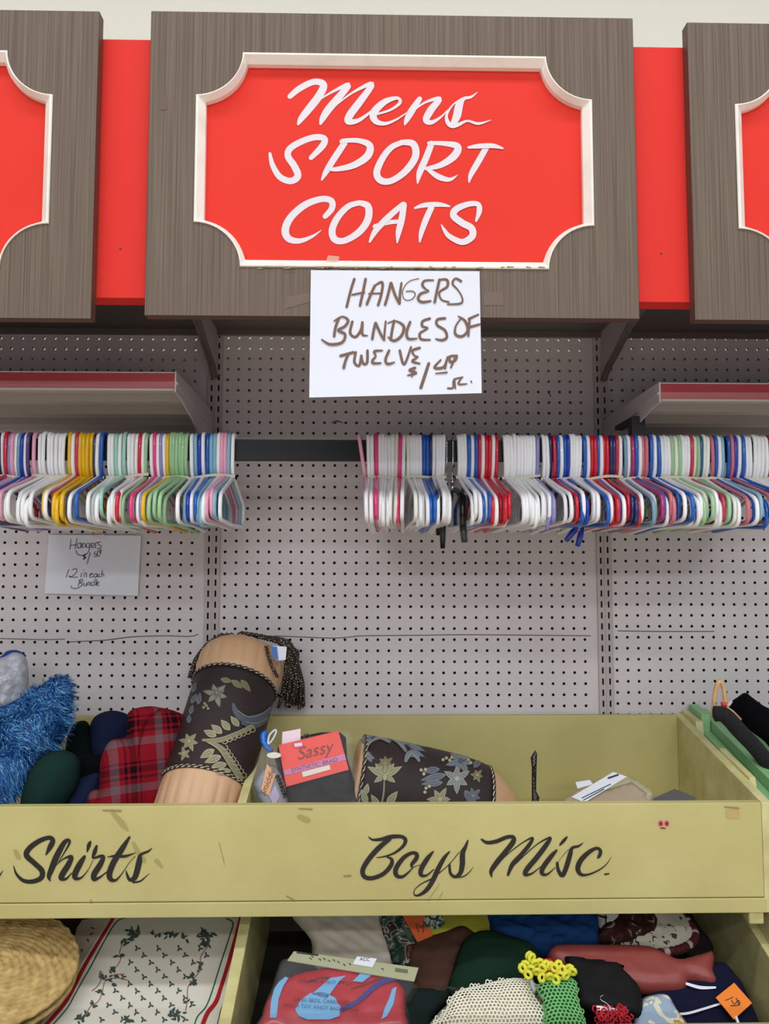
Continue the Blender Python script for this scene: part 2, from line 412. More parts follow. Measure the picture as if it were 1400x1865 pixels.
# ---------------------------------------------------------------- fascia + signs
a=P(20,78,YS+.022); b=P(20,548,YS+.022)
zt=P(700,79,YS+.022).z; zb=P(700,546,YS+.022).z
mb=MB(); mb.box((-1.3,YS+.022,zb),(1.5,YS+.034,zt)); mb.box((-1.3,YS+.034,zb),(1.5,YS+.06,zb+.012))
fas=mb.build('fascia_board',M_red2); tag(fas,'red fascia board showing between the wooden signs','board')
for px,py in ((219,453),(1204,462)):
    m=MB(); p=P(px,py,YS+.0215); m.tube([p,p+V((0,.003,0))],.0018); m.build('screw_hole',M_black,fas); 
def sign(px0,px1,py0,py1,ym,off,label,mirror=False):
    """px0,px1 at height ym, py0,py1 ; face at YS+off"""
    Y=YS+off
    x0=P(px0,ym,Y).x; x1=P(px1,ym,Y).x; z1=P(700,py0,Y).z; z0=P(700,py1,Y).z
    r=root('wooden_sign',((x0+x1)/2,Y,z0),label,'sign','wooden framed department signs')
    W=x1-x0; H=z1-z0; T=.021
    ox0,ox1=x0+W*.0945,x1-W*.0885; oz1=z1-H*.135; oz0=z0+H*.157; rx,rz=W*.0945,H*.1437
    def outline(d):
        pts=[]; N=12
        cs=[((ox1,oz1),180,270),((ox1,oz0),90,180),((ox0,oz0),0,90),((ox0,oz1),-90,0)]
        # go clockwise from top-right: concave arcs centred on the rectangle's corners
        out=[]
        for (cx,cz),a0,a1 in cs:
            seq=[]
            for k in range(N+1):
                a=math.radians(a0+(a1-a0)*k/N)
                seq.append((cx+(rx+d*.55)*math.cos(a) , cz+(rz+d*.55)*math.sin(a)))
            # clamp ends to the inset straight lines
            seq=[(min(max(p[0],ox0+d),ox1-d),min(max(p[1],oz0+d),oz1-d)) for p in seq]
            out.append(seq)
        for s_ in out: pts+=s_
        return pts
    O=outline(0); n=len(O)
    # wood frame with hole : bridge hole to outer rectangle by projecting
    m=MB(); outer=[]
    cx,cz=(x0+x1)/2,(z0+z1)/2
    cdt_v=[V((x0,z0)),V((x1,z0)),V((x1,z1)),V((x0,z1))]+[V(p) for p in O]
    res=delaunay_2d_cdt(cdt_v,[],[[0,1,2,3]],1,1e-6) if False else delaunay_2d_cdt(cdt_v,[(4+i,4+(i+1)%n) for i in range(n)]+[(0,1),(1,2),(2,3),(3,0)],[],0,1e-6)
    vv=[(v.x,v.y) for v in res[0]]; ff=[]
    for f in res[2]:
        c=(sum(vv[i][0] for i in f)/len(f),sum(vv[i][1] for i in f)/len(f))
        if not inside(c,O): ff.append(tuple(f))
    m.add([(p[0],Y,p[1]) for p in vv],ff)
    m.add([(p[0],Y+T,p[1]) for p in vv],[f[::-1] for f in ff])
    fr=m.build('frame',[M_lam,M_lamside],r)
    m=MB(); e=.0004
    for (a,b) in (((x0-e,z0),(x0-e,z1)),((x1+e,z1),(x1+e,z0)),((x0,z1+e),(x1,z1+e)),((x1,z0-e),(x0,z0-e))):
        m.add([(a[0],Y+.0002,a[1]),(b[0],Y+.0002,b[1]),(b[0],Y+T,b[1]),(a[0],Y+T,a[1])],[(0,1,2,3)])
    m.build('edge_band',M_lamside,r)
    # moulding
    prof=[(0,-.001),(.0015,-.003),(.0045,-.003),(.0155,.008),(.0155,T-.002)]
    m=MB(); rings=[[(p[0],Y+dy,p[1]) for p in outline(d)] for d,dy in prof]
    vs=[p for rg in rings for p in rg]; fs=[]
    for k in range(len(rings)-1):
        for i in range(n):
            j=(i+1)%n; fs.append((k*n+i,k*n+j,(k+1)*n+j,(k+1)*n+i))
    m.add(vs,fs); m.build('moulding',M_mould,r,fixn=True)
    m=MB(); m.box((ox0-.004,Y+T-.003,oz0-.004),(ox1+.004,Y+T-.0005,oz1+.004)); m.build('red_panel',M_red,r)
    return r,Y,T,(x0,x1,z0,z1)
r1,Y1,T1,e1=sign(269.5,1157.5,27,577,300,0,'middle wooden sign with red panel lettered Mens SPORT COATS')
hw=e1[1]-e1[0]
Wpx=lambda x: x
xl=P(173,300,YS-.006).x; 
def sign_at(xa,xb,py0,py1,off,label):
    c=CAM; Y=YS+off
    k=(Y+D)
    pxa=lambda X: None
    # find px giving X at Y for height 300
    def px_of(X):
        lo,hi=-3000,4000
        for _ in range(60):
            m=(lo+hi)/2
            if P(m,300,Y).x<X: lo=m
            else: hi=m
        return m
    return sign(px_of(xa),px_of(xb),py0,py1,300,off,label)
xl=P(173,300,YS-.004).x
sign_at(xl-hw,xl,29,584,-.004,'wooden sign with blank red panel cut off by the left photo edge')
xr=P(1258,300,YS).x
sign_at(xr,xr+hw,33,578,0,'wooden sign with blank red panel cut off by the right photo edge')
# lettering on the middle sign
LF=lambda u,v,l=0: P(470+u/3.043,120+v/3.043,Y1+T1-.0031-l)
MENS=[[(175,170,28),(230,125,34),(310,88,34),(362,105,40),(338,165,44),(280,240,42),(240,290,34),(222,322,16)],
[(300,215,6),(400,150,12),(500,105,28),(450,170,40),(390,240,42),(358,290,34),(345,322,14)],
[(415,232,6),(520,150,12),(630,100,28),(570,190,40),(510,270,42),(500,308,36),(560,300,22),(640,240,10),(660,215,6)],
[(640,272,12),(730,245,13),(785,205,18),(770,178,18),(700,200,34),(640,260,42),(650,305,34),(700,320,20),(760,300,12),(830,255,5)],
[(895,182,28),(850,250,38),(825,295,30),(812,325,10)],
[(835,270,8),(920,205,12),(1005,182,26),(960,240,40),(930,298,36),(960,313,24),(1010,285,12),(1050,245,6)],
[(1215,145,3),(1180,172,14),(1140,182,20),(1115,215,42),(1100,280,44),(1075,330,26)],[(1130,180,8),(1080,215,9),(1045,270,14),(1050,312,24),(1075,333,24),(1110,325,20),(1160,305,12),(1220,320,15),(1290,300,3)]]
SPORT=[[(65,485,16),(80,550,28),(120,615,34),(180,638,36),(220,610,38),(200,555,38),(165,500,36),(180,455,36),(250,415,34),(320,395,34),(368,405,34),(355,445,36),(292,510,26)],
[(480,425,34),(430,500,36),(380,580,32),(352,632,10)],[(460,420,22),(480,414,24),(560,415,28),(618,442,38),(605,500,42),(530,550,36),(440,572,26),(395,572,18)],
[(790,424,28),(858,432,38),(872,500,40),(820,580,38),(740,636,34),(680,635,38),(657,590,38),(690,510,36),(740,450,32),(800,424,28)],
[(960,430,34),(930,510,36),(895,590,34),(883,650,8)],[(945,428,20),(1030,430,26),(1105,447,38),(1085,500,42),(1010,550,32),(930,570,20)],[(945,578,20),(1000,615,32),(1060,630,22),(1105,605,3)],
[(1165,452,14),(1220,445,26),(1300,443,26),(1355,457,10)],[(1265,450,32),(1220,530,34),(1180,600,28),(1168,645,8)]]
COATS=[[(370,835,28),(408,790,34),(405,748,34),(350,738,34),(260,770,38),(180,840,40),(150,910,42),(170,958,38),(230,970,28),(300,945,16),(350,910,3)],
[(555,758,28),(608,778,38),(608,850,40),(560,920,38),(480,968,34),(425,962,38),(410,910,38),(440,840,36),(500,778,32),(565,758,28)],
[(805,765,28),(730,830,34),(670,890,34),(640,930,28),(618,975,12)],[(808,768,32),(795,850,36),(778,920,32),(770,980,8)],[(645,890,24),(720,868,24),(790,862,22)],
[(868,788,12),(920,772,26),(1000,768,26),(1060,778,10)],[(962,780,32),(930,850,34),(905,920,28),(895,975,10)],
[(1207,860,12),(1225,805,30),(1218,768,28),(1170,765,30),(1100,792,36),(1082,830,38),(1130,870,38),(1182,900,38),(1185,945,38),(1130,976,34),(1060,945,28),(1030,908,18),(1015,880,6)]]
for w in (MENS,SPORT,COATS):
    m=MB(); strokes(m,w,LF); m.build('lettering',M_white,r1,fixn=False)
# bits of tape on the sign
for pts in ([(597,465),(618,467),(612,490),(590,488)],):
    m=MB(); poly(m,pts,lambda x,y,l:P(x,y,Y1+.004-l),.0005); m.build('tape',M_tape,r1,fixn=False)
for pts in ([(522,540),(566,532),(566,549),(520,562)],[(880,532),(915,532),(918,556),(880,556)],[(292,172),(303,172),(303,200),(291,200)]):
    m=MB(); poly(m,pts,lambda x,y,l:P(x,y,Y1-l),.0006); m.build('tape',M_tapeb,r1,fixn=False)
for x in range(452,1000,9):
    if random.random()<.5:
        m_=MB(); 
for i in range(26):
    m=MB()
    x=random.uniform(455,985); w=random.uniform(3,12); strokes(m,[[(x,487+random.uniform(-1.5,2),2.5),(x+w,487+random.uniform(-1.5,2),1.5)]],lambda x,y,l:P(x,y,Y1-.0032-l))
    m.build('torn_tape_residue',M_stain,r1,fixn=False)

# paper sign
def paper(name,corners,Yf,curl,label,m_,back=.0005):
    """corner px TL TR BR BL ; bent sheet"""
    r=root(name,P(*corners[3],Yf),label,'paper sign')
    TL,TR,BR,BL=[V((*c,0)) for c in corners]; N=16
    def px(u,v): return (TL*(1-u)+TR*u)*(1-v)+(BL*(1-u)+BR*u)*v
    def yo(u,v): return Yf-curl(u,v)
    m=MB(); vs=[];fs=[]
    for s_ in (0,.0004):
        for j in range(N+1):
            for i in range(N+1):
                q=px(i/N,j/N); vs.append(P(q.x,q.y,yo(i/N,j/N))+V((0,s_,0)))
    K=(N+1)**2
    for j in range(N):
        for i in range(N):
            a=j*(N+1)+i; fs.append((a,a+1,a+N+2,a+N+1)); fs.append((K+a,K+a+N+1,K+a+N+2,K+a+1))
    m.add(vs,fs); m.build('sheet',m_,r,smooth=True,fixn=False)
    def fn(x,y,l):
        # invert roughly: y extent
        v=(y-TL.y)/(BL.y-TL.y); xa=TL.x+(BL.x-TL.x)*v; xb=TR.x+(BR.x-TR.x)*v; u=(x-xa)/(xb-xa)
        v=(y-(TL.y*(1-u)+TR.y*u))/((BL.y*(1-u)+BR.y*u)-(TL.y*(1-u)+TR.y*u)); v=min(1,max(0,v)); u=min(1,max(0,u))
        return P(x,y,yo(u,v)-.0005-l)
    return r,fn
rp,fnp=paper('paper_sign',[(566,492),(873,494),(877,716),(563,724)],YS-.005,lambda u,v:.012*v*v+.004*math.sin(u*3.14)*v,'large white paper sign in brown marker reading HANGERS, taped under the middle wooden sign',M_paper)
m=MB(); pf=lambda u,v,l:fnp(550+u/4.118,480+v/4.118,l)
HB=[[(392,115),(365,200),(334,325)],[(476,115),(455,220),(434,315)],[(375,234,14),(468,214,14)],
[(545,165),(515,230),(485,305)],[(545,165,14),(600,140,20),(596,220),(570,312)],[(500,226,12),(595,222,12)],
[(665,145),(645,230),(622,308)],[(668,145),(695,230),(728,296)],[(745,145,16),(735,220),(730,300)],
[(875,112,7),(800,135,7),(755,200,7),(765,265,7),(815,272,7),(848,235,9),(830,208,9),(780,208,9)],
[(985,124,12),(920,128,16),(902,160),(925,190,14),(948,207,12),(890,225),(870,265),(900,288),(965,280,14)],
[(1030,120),(1010,210),(994,290)],[(1025,122,14),(1085,122),(1088,172),(1030,215,16),(1045,270,14),(1100,288,14)],
[(1192,132),(1150,112,16),(1128,150,16),(1170,200,12),(1200,255,12),(1190,298,16),(1090,305,12)],
[(275,410),(250,480),(240,545)],[(240,430,12),(300,398,14),(345,425),(320,470),(270,500),(322,530),(300,590),(210,605),(147,570,12)],
[(377,435),(360,520),(400,550),(440,500),(452,440)],[(452,450),(452,530),(492,540,8)],
[(550,445),(535,510),(526,566)],[(552,445),(585,520),(615,572)],[(627,432,14),(620,500,16),(615,570,16)],
[(690,428),(675,500),(665,572)],[(642,447,10),(700,430,12),(762,470,22),(745,540,22),(690,578),(645,552,12)],
[(810,438),(785,510),(795,562),(860,562,12)],[(958,412),(905,432),(902,470),(942,485,14),(885,522),(892,566),(960,572,14)],
[(1072,410),(1015,420),(1012,460),(1070,500),(1085,552),(1050,574),(1002,565,12)],
[(1190,412,12),(1152,470,14),(1150,530),(1200,545),(1242,500),(1222,430),(1170,395,10)],
[(1257,410,16),(1250,480),(1247,545,14)],[(1250,415),(1322,382,14)],[(1255,477),(1332,455,16)],
[(287,692),(385,665)],[(347,678),(325,730),(312,782,22)],[(402,665),(392,740),(428,765),(445,690)],[(445,690,14),(458,748),(487,742),(490,652)],
[(602,652,12),(542,658),(552,695,14),(530,722),(532,746),(590,746,14)],[(652,652),(625,720),(642,752),(692,740,12)],[(732,652),(765,757),(817,625,16)],[(882,632),(828,652),(842,690,14),(868,700,12),(826,732),(882,750,14)],
[(848,782),(805,800),(855,820),(792,838,12)],[(838,778,12),(824,848,12)],[(950,748,22),(920,840,24),(890,932,24)],
[(1040,722,14),(992,780),(1062,775),(1092,694,12),(1072,790,14)],[(1155,690,14),(1108,698),(1112,738),(1150,722),(1156,690),(1115,780,14)],[(1002,824,10),(1086,816,14)],
[(1205,852,10),(1140,872,16),(1132,930,16),(1092,935,14)],[(1200,850,12),(1172,902,16),(1235,902,10)],[(1150,938,10),(1142,865,14)],[(1266,880,10),(1272,892,10)]]
strokes(m,HB,pf,w0=20); m.build('handwriting',M_ink,rp,fixn=False)
rp2,fnp2=paper('paper_sign',[(88.5,974),(257,975),(251,1085),(81,1081)],-.004,lambda u,v:.004*v*v+.002*math.sin(u*3),'small white paper sign reading Hangers 12 in each Bundle taped to the pegboard',M_paper)
m=MB(); pf=lambda u,v,l:fnp2(70+u/7,960+v/7,l)
HS=[[(415,155),(400,285)],[(490,145),(465,280)],[(405,235),(475,225)],[(545,205),(500,215),(495,260),(530,265),(545,205),(550,265)],[(570,265),(565,215),(590,210),(600,260)],[(650,210),(615,215),(610,255),(645,255),(650,210),(640,310),(580,360),(500,350),(480,300)],[(665,240),(705,235),(700,205),(670,215),(670,260),(715,260)],[(730,265),(725,205),(755,200)],[(795,190),(760,195),(765,225),(795,240),(790,270),(750,275)],
[(600,345,14),(570,368,14),(602,388,14),(572,410,12)],[(592,345),(575,415)],[(660,325),(620,465)],[(725,310),(710,345),(755,345)],[(755,300),(745,360)],[(800,290),(770,300),(785,325),(800,290),(785,350)],[(705,375),(780,365)],
[(385,540),(350,640)],[(430,545),(480,530),(480,580),(410,640),(390,620),(440,640),(500,635)],[(550,585),(540,640)],[(574,545),(577,550)],[(580,640),(585,590),(610,590),(610,640)],[(650,615),(690,600),(670,590),(650,620),(660,640),(700,630)],[(745,595),(710,605),(705,635),(740,630),(745,595),(748,635)],[(785,600),(760,610),(760,635),(790,630)],[(815,550),(800,635)],[(805,605),(830,600),(832,630)],
[(530,670),(505,750)],[(515,680),(555,665),(560,690),(525,710),(560,725),(540,755),(470,785),(420,770),(415,750)],[(580,705),(575,745),(605,745),(615,705),(612,745)],[(630,745),(635,705),(655,705),(655,745)],[(700,700),(670,715),(675,745),(700,740)],[(725,655),(705,745)],[(745,665),(728,745)],[(740,730),(770,705),(750,700),(740,735),(755,745),(775,740)]]
strokes(m,HS,pf,w0=8,k=4); m.build('handwriting',M_pen,rp2,fixn=False)
m=MB(); poly(m,[(168,975),(190,973),(192,982),(172,981)],lambda x,y,l:P(x,y,-.0075-l)); m.build('tape',mat('shiny_tape',(240,236,235),.1,alpha=.6),rp2,fixn=False)

# ---------------------------------------------------------------- wall shelves with red price channel
M_under=mat('shelf_underside',(166,157,150),.5)
M_strip=mat('red_price_strip',(140,36,44),.45,spec=.3)
M_strip2=mat('pink_price_strip',(160,88,92),.45,spec=.3)
def shelf(xa,xb,zt,side,label):
    Yf=-.3715
    r=root('metal_shelf',((xa+xb)/2,0,zt-.12),label,'shelf','empty metal shelves with red price strips')
    m=MB()
    pr=[(Yf+.004,zt-.003),(-.004,zt-.003),(-0.004,zt-0.014),(-0.02,zt-0.014),(-0.03,zt-0.048),(-0.09,zt-0.048),(-0.09,zt-0.014),(-0.13,zt-0.014),(-0.14,zt-0.042),(-0.185,zt-0.042),(-0.185,zt-0.014),(-0.24,zt-0.014),(-0.25,zt-0.036),(-0.285,zt-0.036),(-0.285,zt-0.014),(-0.35,zt-0.014),(-.352,zt-.034),(Yf+.004,zt-.034)]
    m.prism(pr,0,xa,xb); m.build('deck',M_under,r)
    m=MB(); m.box((xa+.002*0,Yf,zt-.016),(xb,Yf+.004,zt),0); m.build('price_strip',M_strip,r)
    m=MB(); m.box((xa,Yf-.0005,zt-.030),(xb,Yf+.004,zt-.016)); m.build('price_strip_lower',M_strip2,r)
    m=MB(); m.box((xa,Yf-.003,zt-.034),(xb,Yf+.004,zt-.030)); m.box((xa,Yf-.002,zt),(xb,Yf+.004,zt+.002)); m.build('lip',M_under,r)
    for x,s in ((xa,-1),(xb,1)):
        b=MB(); pl=[(Yf-.002,zt+.003),(Yf-.002,zt-.036),(-.33,zt-.040),(-.22,zt-.062),(-.14,zt-.088),(-.105,zt-.112),(-.097,zt-.14),(-.097,zt-.155),(-.001,zt-.155),(-.001,zt-.005),(-.1,zt-.0)]
        b.prism(pl,0,x+s*.001,x+s*.004); bo=b.build('bracket',M_steel,r)
        b=MB(); b.prism([(Yf,zt-.016),(Yf,zt-.022),(-.03,zt-.048),(-.03,zt-.040)],0,x+s*.004,x+s*.0065); b.build('rib',M_steel,bo)
    return r
shelf(UX[0]-.914+.006,UX[0]-.006-.0,P(322,680,-.3715).z,1,'empty grey metal shelf with red price strip above the left hangers')
zs=P(1198,699,-.3715).z
rs=shelf(UX[1]+.006,UX[1]+.914-.006,zs,-1,'empty grey metal shelf with red price strip above the right hangers')
# ---------------------------------------------------------------- hang rail
YR=-.25; ZR0=P(540,839,YR-.006).z; ZR1=P(540,800.5,YR-.006).z
r=root('hang_rail',(0,YR,ZR0),'dark rectangular hang rail carrying all the hangers','rail')
m=MB(); m.box((-1.3,YR-.006,ZR0),(1.5,YR+.006,ZR1)); m.build('bar',M_dark,r,bevel=.001)
for px in (1159,):
    x=P(px,775,YR).x
    m=MB(); m.box((x-.014,YR-.012,ZR1-.01),(x+.014,YR+.012,ZR1+.05)); m.box((x-.014,YR+.006,ZR1+.04),(x+.014,-.15,ZR1+.05)); m.build('support_bracket',M_dark,r,bevel=.001)
for x in (UX[0]-.1,-1.27,1.46):
    m=MB(); m.box((x-.008,YR+.006,ZR0+.012),(x+.008,-.002,ZR1-.012)); m.build('support_arm',M_dark,r)

# ---------------------------------------------------------------- hangers
HC={'w':('white',(244,246,248)),'c':('cream',(232,226,206)),'g':('pale grey',(200,206,212)),'n':('navy blue',(26,40,96)),'b':('bright blue',(22,92,186)),'k':('royal blue',(16,52,170)),
'l':('light blue',(134,184,206)),'t':('steel blue',(120,160,184)),'v':('lavender',(140,140,196)),'u':('purple',(84,62,120)),'p':('pale pink',(238,166,192)),'h':('hot pink',(232,60,128)),
'm':('magenta',(176,40,108)),'r':('red',(206,22,44)),'i':('crimson',(196,44,80)),'y':('yellow',(232,186,12)),'e':('mint green',(160,214,194)),'a':('pale green',(158,202,152)),'d':('dusty pink',(206,112,124)),'q':('teal blue',(36,92,130)),'s':('off-white',(238,240,228))}
zr=ZR1-1.5
hook=[(.015,zr-.038),(.0165,zr-.02),(.0155,zr-.002),(.0095,zr+.0065),(0,zr+.0078),(-.0095,zr+.0065),(-.0155,zr-.002),(-.0162,zr-.03),(-.0145,zr-.055),(-.008,zr-.072),(0,zr-.078)]
_b=[(0,.080),(.02,.084),(.05,.095),(.10,.112),(.133,.123),(.145,.130),(.1505,.141),(.1505,.160),(.147,.169),(.138,.1745),(.12,.1755),(.06,.1755)]
body=[(-y,zr-z) for y,z in _b]+[(0,zr-.1755)]+[(y,zr-z) for y,z in _b[:0:-1]]
HM={}
def hanger_mesh(k,variant=0):
    key=(k,variant)
    if key in HM: return HM[key]
    if ('base',variant) not in HM:
        s=(1,1.04,.95)[variant]; dz=(0,.004,-.004)[variant]
        B=[(y*s,z-dz*(abs(y)/.17)) for y,z in body]
        m=MB(); rr=.0040
        m.tube([(0,y,z-zr) for y,z in crom(hook,3)],rr,8)
        m.tube([(0,y,z-zr) for y,z in crom(B,2,True)],rr,8,closed=True)
        me=bpy.data.meshes.new('hanger'); me.from_pydata(m.v,[],m.f); me.polygons.foreach_set('use_smooth',[True]*len(m.f))
        HM[('base',variant)]=me
    me=HM[('base',variant)].copy(); nm,c=HC[k]; me.materials.append(mat('hanger_plastic_'+nm.replace(' ','_'),c,.28,coat=.3)); HM[key]=me
    return me
ORD=['first','second','third','fourth','fifth','sixth','seventh','eighth','ninth','tenth','eleventh','twelfth','thirteenth','fourteenth','fifteenth']
bundles=[
('bundle at the left edge','w1 n5 w9 r16.5 v23.5 p28 w36 t41 k47 w53 u58'),
('white bundle led by a pink hanger','p68 w78 w86 w93.5 w100.5 w108.5 w115.5 w122'),
('bundle with four yellows','y131 w138 i144.5 y151 y157 y164 y171 n177.5 w183 b190'),
('white and mint bundle','w202 w207.5 e215 w222 e230.5 w238 w245 w252 r258.6 w265 a270'),
('bundle with six pale greens','w279 h285 w291 v296 w302 y308.4 a315 a320 a326 a331.6 a337 a343'),
('end bundle left of the bare rail','w351 l357.6 k365 w372 b380 l387 l393.5 w400 p406.5 p412.4 l419 w426'),
('first bundle right of the bare rail','w671 w677.5 h685 w692 w697.5 w703 w709.5 w715.5 c722 h729 w735.5'),
('bundle just left of the chrome hooks','s741.5 w747.5 w752.5 w758 w763.5 b771 b777 n783 w789 w795 w800.5 w806.5'),
('bundle just right of the chrome hooks','w833 w838.5 w844 b851 w858 b864.5 r871 w877 r883 r889 w896 r902'),
('white bundle ending in lavender','w916 w921.5 w927.5 w934 w941 w947 w952.5 w958 w963.6 w969 v976'),
('bundle above the blue clips','w986 w992.6 n998.5 r1005 b1012 w1018 b1025 k1030.5 w1036.6 w1041 w1047 w1052.5'),
('red and blue bundle over the upright','b1060 w1067 r1074 r1080 b1086 w1091 r1096.5 r1102 n1109 n1114 r1119.5 w1126'),
('bundle with two dusty pinks','t1134 w1140 m1146.5 b1153.5 w1160 d1165.5 d1172 b1180 w1187'),
('pale bundle with green tints','b1193 w1199.5 w1206 w1212 a1218.5 s1225 a1231 w1237 w1242.5 w1248.5 i1254.5 c1260 a1265.6 q1271 s1277 w1283.5'),
('blue and pink bundle near right edge','d1290.5 b1297 w1303 l1308.5 b1320 d1326 k1332 w1339.5 b1346.6'),
('bundle cut by the right edge','w1352.5 w1359 w1368 w1375 w1381.5 w1388.5 r1397 w1404'),
]
rb=0
random.seed(11)
hn=0
for bi,(bn,seq) in enumerate(bundles):
    items=[(t[0],float(t[1:])) for t in seq.split()]
    cnt={}; tot={}
    for k,_ in items: tot[k]=tot.get(k,0)+1
    xs=[]; n=len(items)
    by=random.uniform(-2.4,2.4)
    for j,(k,px) in enumerate(items):
        x=P(px,822,YR).x; xs.append(x); cnt[k]=cnt.get(k,0)+1
        o=bpy.data.objects.new('clothes_hanger',hanger_mesh(k,random.choice((0,0,1,2)))); C.objects.link(o)
        o.location=(x,YR+random.uniform(-.002,.002),1.5+zr+random.choice((0,0,0,.0015,.003)))
        # bundles fan a little: bodies lean toward the middle of the bundle
        c=(j-(n-1)/2)/max(1,n/2)
        o.rotation_euler=(random.uniform(-.045,.045),math.radians(c*1.1+random.uniform(-.5,.5)),math.radians(by+random.uniform(-1.2,1.2)-c*.8))
        nm=HC[k][0]
        which=nm if tot[k]==1 else ORD[cnt[k]-1]+' '+nm+' one'
        lab=(f"only {nm} plastic hanger in the {bn}" if tot[k]==1 else f"{ORD[cnt[k]-1]} {nm} hanger from the left in the {bn}")
        tag(o,' '.join(lab.split(' ')[:16]) if False else lab,'hanger','plastic hangers on the rail')
        hn+=1
    # rubber band round the bundle
    xa,xb=min(xs)-.005,max(xs)+.005; zb=1.5+zr-.079; hh=.0028
    m=MB(); loop=[]
    N=10
    for i in range(N+1): t=i/N; loop.append((xa+(xb-xa)*t,-.0125-.004*math.sin(t*math.pi),zb+.0025*math.sin(t*5+bi)+(.002 if bi%2 else -.001)*t*2))
    for i in range(N+1): t=1-i/N; loop.append((xa+(xb-xa)*t,.0125,zb))
    L=len(loop); vs=[]; fs=[]
    for (x,y,z) in loop:
        cy=0.0
        vs+=[(x,YR+y,z-hh),(x,YR+y,z+hh),(x,YR+y*(.92),z+hh),(x,YR+y*(.92),z-hh)]
    for i in range(L):
        a=i*4; b=((i+1)%L)*4
        for q in range(4): fs.append((a+q,a+(q+1)%4,b+(q+1)%4,b+q))
    m.add(vs,fs); o=m.build('rubber_band',M_band,smooth=False)
    tag(o,f"beige rubber band round the {bn}",'rubber band','rubber bands round the hanger bundles')
print('hangers',hn)
# loose pink hanger leaning
o=bpy.data.objects.new('clothes_hanger',hanger_mesh('p')); C.objects.link(o)
p=P(655,797,YR); o.location=(p.x,YR,1.5+zr+.002); o.rotation_euler=(0,math.radians(-8.5),math.radians(-3)); tag(o,'pale pink plastic hanger leaning at the left end of the right group','hanger','plastic hangers on the rail')
# chrome-hook clip hangers
def chrome_hanger(px,tip,label,yaw):
    x=P(px,822,YR).x
    r=root('clip_hanger',(x,YR,1.5+zr),label,'hanger')
    m=MB(); m.tube([(x,YR+y*1.0,1.5+z) for y,z in crom(hook[:7]+[(-.0162,zr-.03),(-.012,zr-.05),(-.004,zr-.06),(0,zr-.068),(0,zr-.082)],4)],.0013,8); m.build('hook',M_chrome,r,smooth=True)
    m=MB(); m.ball((x,YR,1.5+zr-.085),.005); m.tube([(x,YR,1.5+zr-.088),(x,YR,1.5+zr-.108)],[.0045,.003],10); m.build('swivel',M_chrome,r,smooth=True)
    m=MB(); c=V((x,YR,1.5+zr-.105))
    q=[V(t) for t in tip]
    m.tube([c,c.lerp(q[0],.4)+V((0,0,.008)),q[0],q[1]],[.003,.005,.007,.006],10); m.tube([c,c+V((.0,.06,-.02)),c+V((0,.13,-.05))],[.003,.005,.005],8)
    m.build('arm',M_blackp,r,smooth=True)
    return r,q
r,q=chrome_hanger(823,[P(842,905,YR-.09),P(843,968,YR-.10)],'chrome-hooked black hanger with a bent glossy arm, right one of the pair',0)
m=MB(); a,b=q; m.tube([b+V((0,0,.01)),P(846,988,YR-.10)],[.0072,.0062],12); m.build('clip_end',mat('smoky_plastic',(52,56,54),.15,alpha=.8),r,smooth=True)
r,q=chrome_hanger(812,[P(798,940,YR+.02),P(799,975,YR+.02)],'chrome-hooked black hanger with arms hanging down, left one of the pair',0)
m=MB(); m.tube([P(806,930,YR+.015),P(806,960,YR+.01),P(806,999,YR+.01)],[.005,.007,.005],12); m.build('arm',M_blackp,r,smooth=True)
# blue clips under the red/blue bundle, lavender hanger tip
for tip,lab in (([(1052,958),(1044,968),(1030,985)],'left blue clip dangling below the hangers by the right upright'),([(1061,960),(1057,975),(1051,995)],'right blue clip dangling below the hangers by the right upright')):
    m=MB(); m.tube([P(x,y,YR-.02) for x,y in tip],[.003,.0065,.005],10); tag(m.build('hanger_clip',HM[('k',0)].materials[0] if ('k',0) in HM else mat('clip_blue',(16,52,140),.3),smooth=True),lab,'clip','blue clips below the hangers')
m=MB(); m.tube([P(1003,915,YR-.14),P(1004,935,YR-.15),P(998,952,YR-.15),P(996,965,YR-.15)],[.005,.0055,.003,.004],10); tag(m.build('hanger_clip',mat('lavender_plastic',(128,128,186),.25,coat=.4),smooth=True),'lavender plastic clip poking below the white hangers','clip')

# ================================================================= BINS
XR=.709; XD=-.226; YF=-.412; ZF=1.0826; ZB=1.1689; TH_=.018
XL=-1.14
sl=(ZB-ZF)/(.39)
def zrim(Y): return ZB+(Y+.02)*sl
r=root('display_bin',((XL+XR)/2,-.2,.864),'pale yellow upper wooden bin lettered Shirts and Boys Misc.','bin')
ZG=P(700,1641,YF).z; ZQ=P(700,1668,YF).z
m=MB(); m.box((XL,YF,ZG+.0015),(XR-.0005,YF+TH_,ZF)); fb=m.build('front_board',M_yel,r,bevel=.0015)
m=MB(); m.box((XL,YF-.001,ZQ),(XR+.003,YF+TH_,ZG)); m.build('bottom_rail',M_yel,r,bevel=.0015)
m=MB(); m.box((XL,-.026,.86),(XR,-.008,ZB)); m.build('back_board',M_yel,r,bevel=.0015)
m=MB(); m.prism([(YF+TH_,.885),(YF+TH_,.897),(-.026,.985),(-.026,.973)],0,XL,XR); m.build('floor_board',M_yel,r)
def side(xa,xb,zlow,nm='side_board'):
    m=MB(); pl=[(YF,ZQ if zlow is None else zlow),(YF,ZF+.0005),(-.008,ZB+.001),(-.008,ZQ if zlow is None else zlow)]
    m.prism(pl,0,xa,xb); return m.build(nm,M_yel2,r,bevel=.0015)
side(XR,XR+TH_,None); side(XL-TH_,XL,None)
m=MB(); m.prism([(YF+TH_,.90),(YF+TH_,ZF-.002),(-.026,ZB-.004),(-.026,.98)],0,XD-.008,XD+.008); m.build('divider',M_yel2,r,bevel=.001)
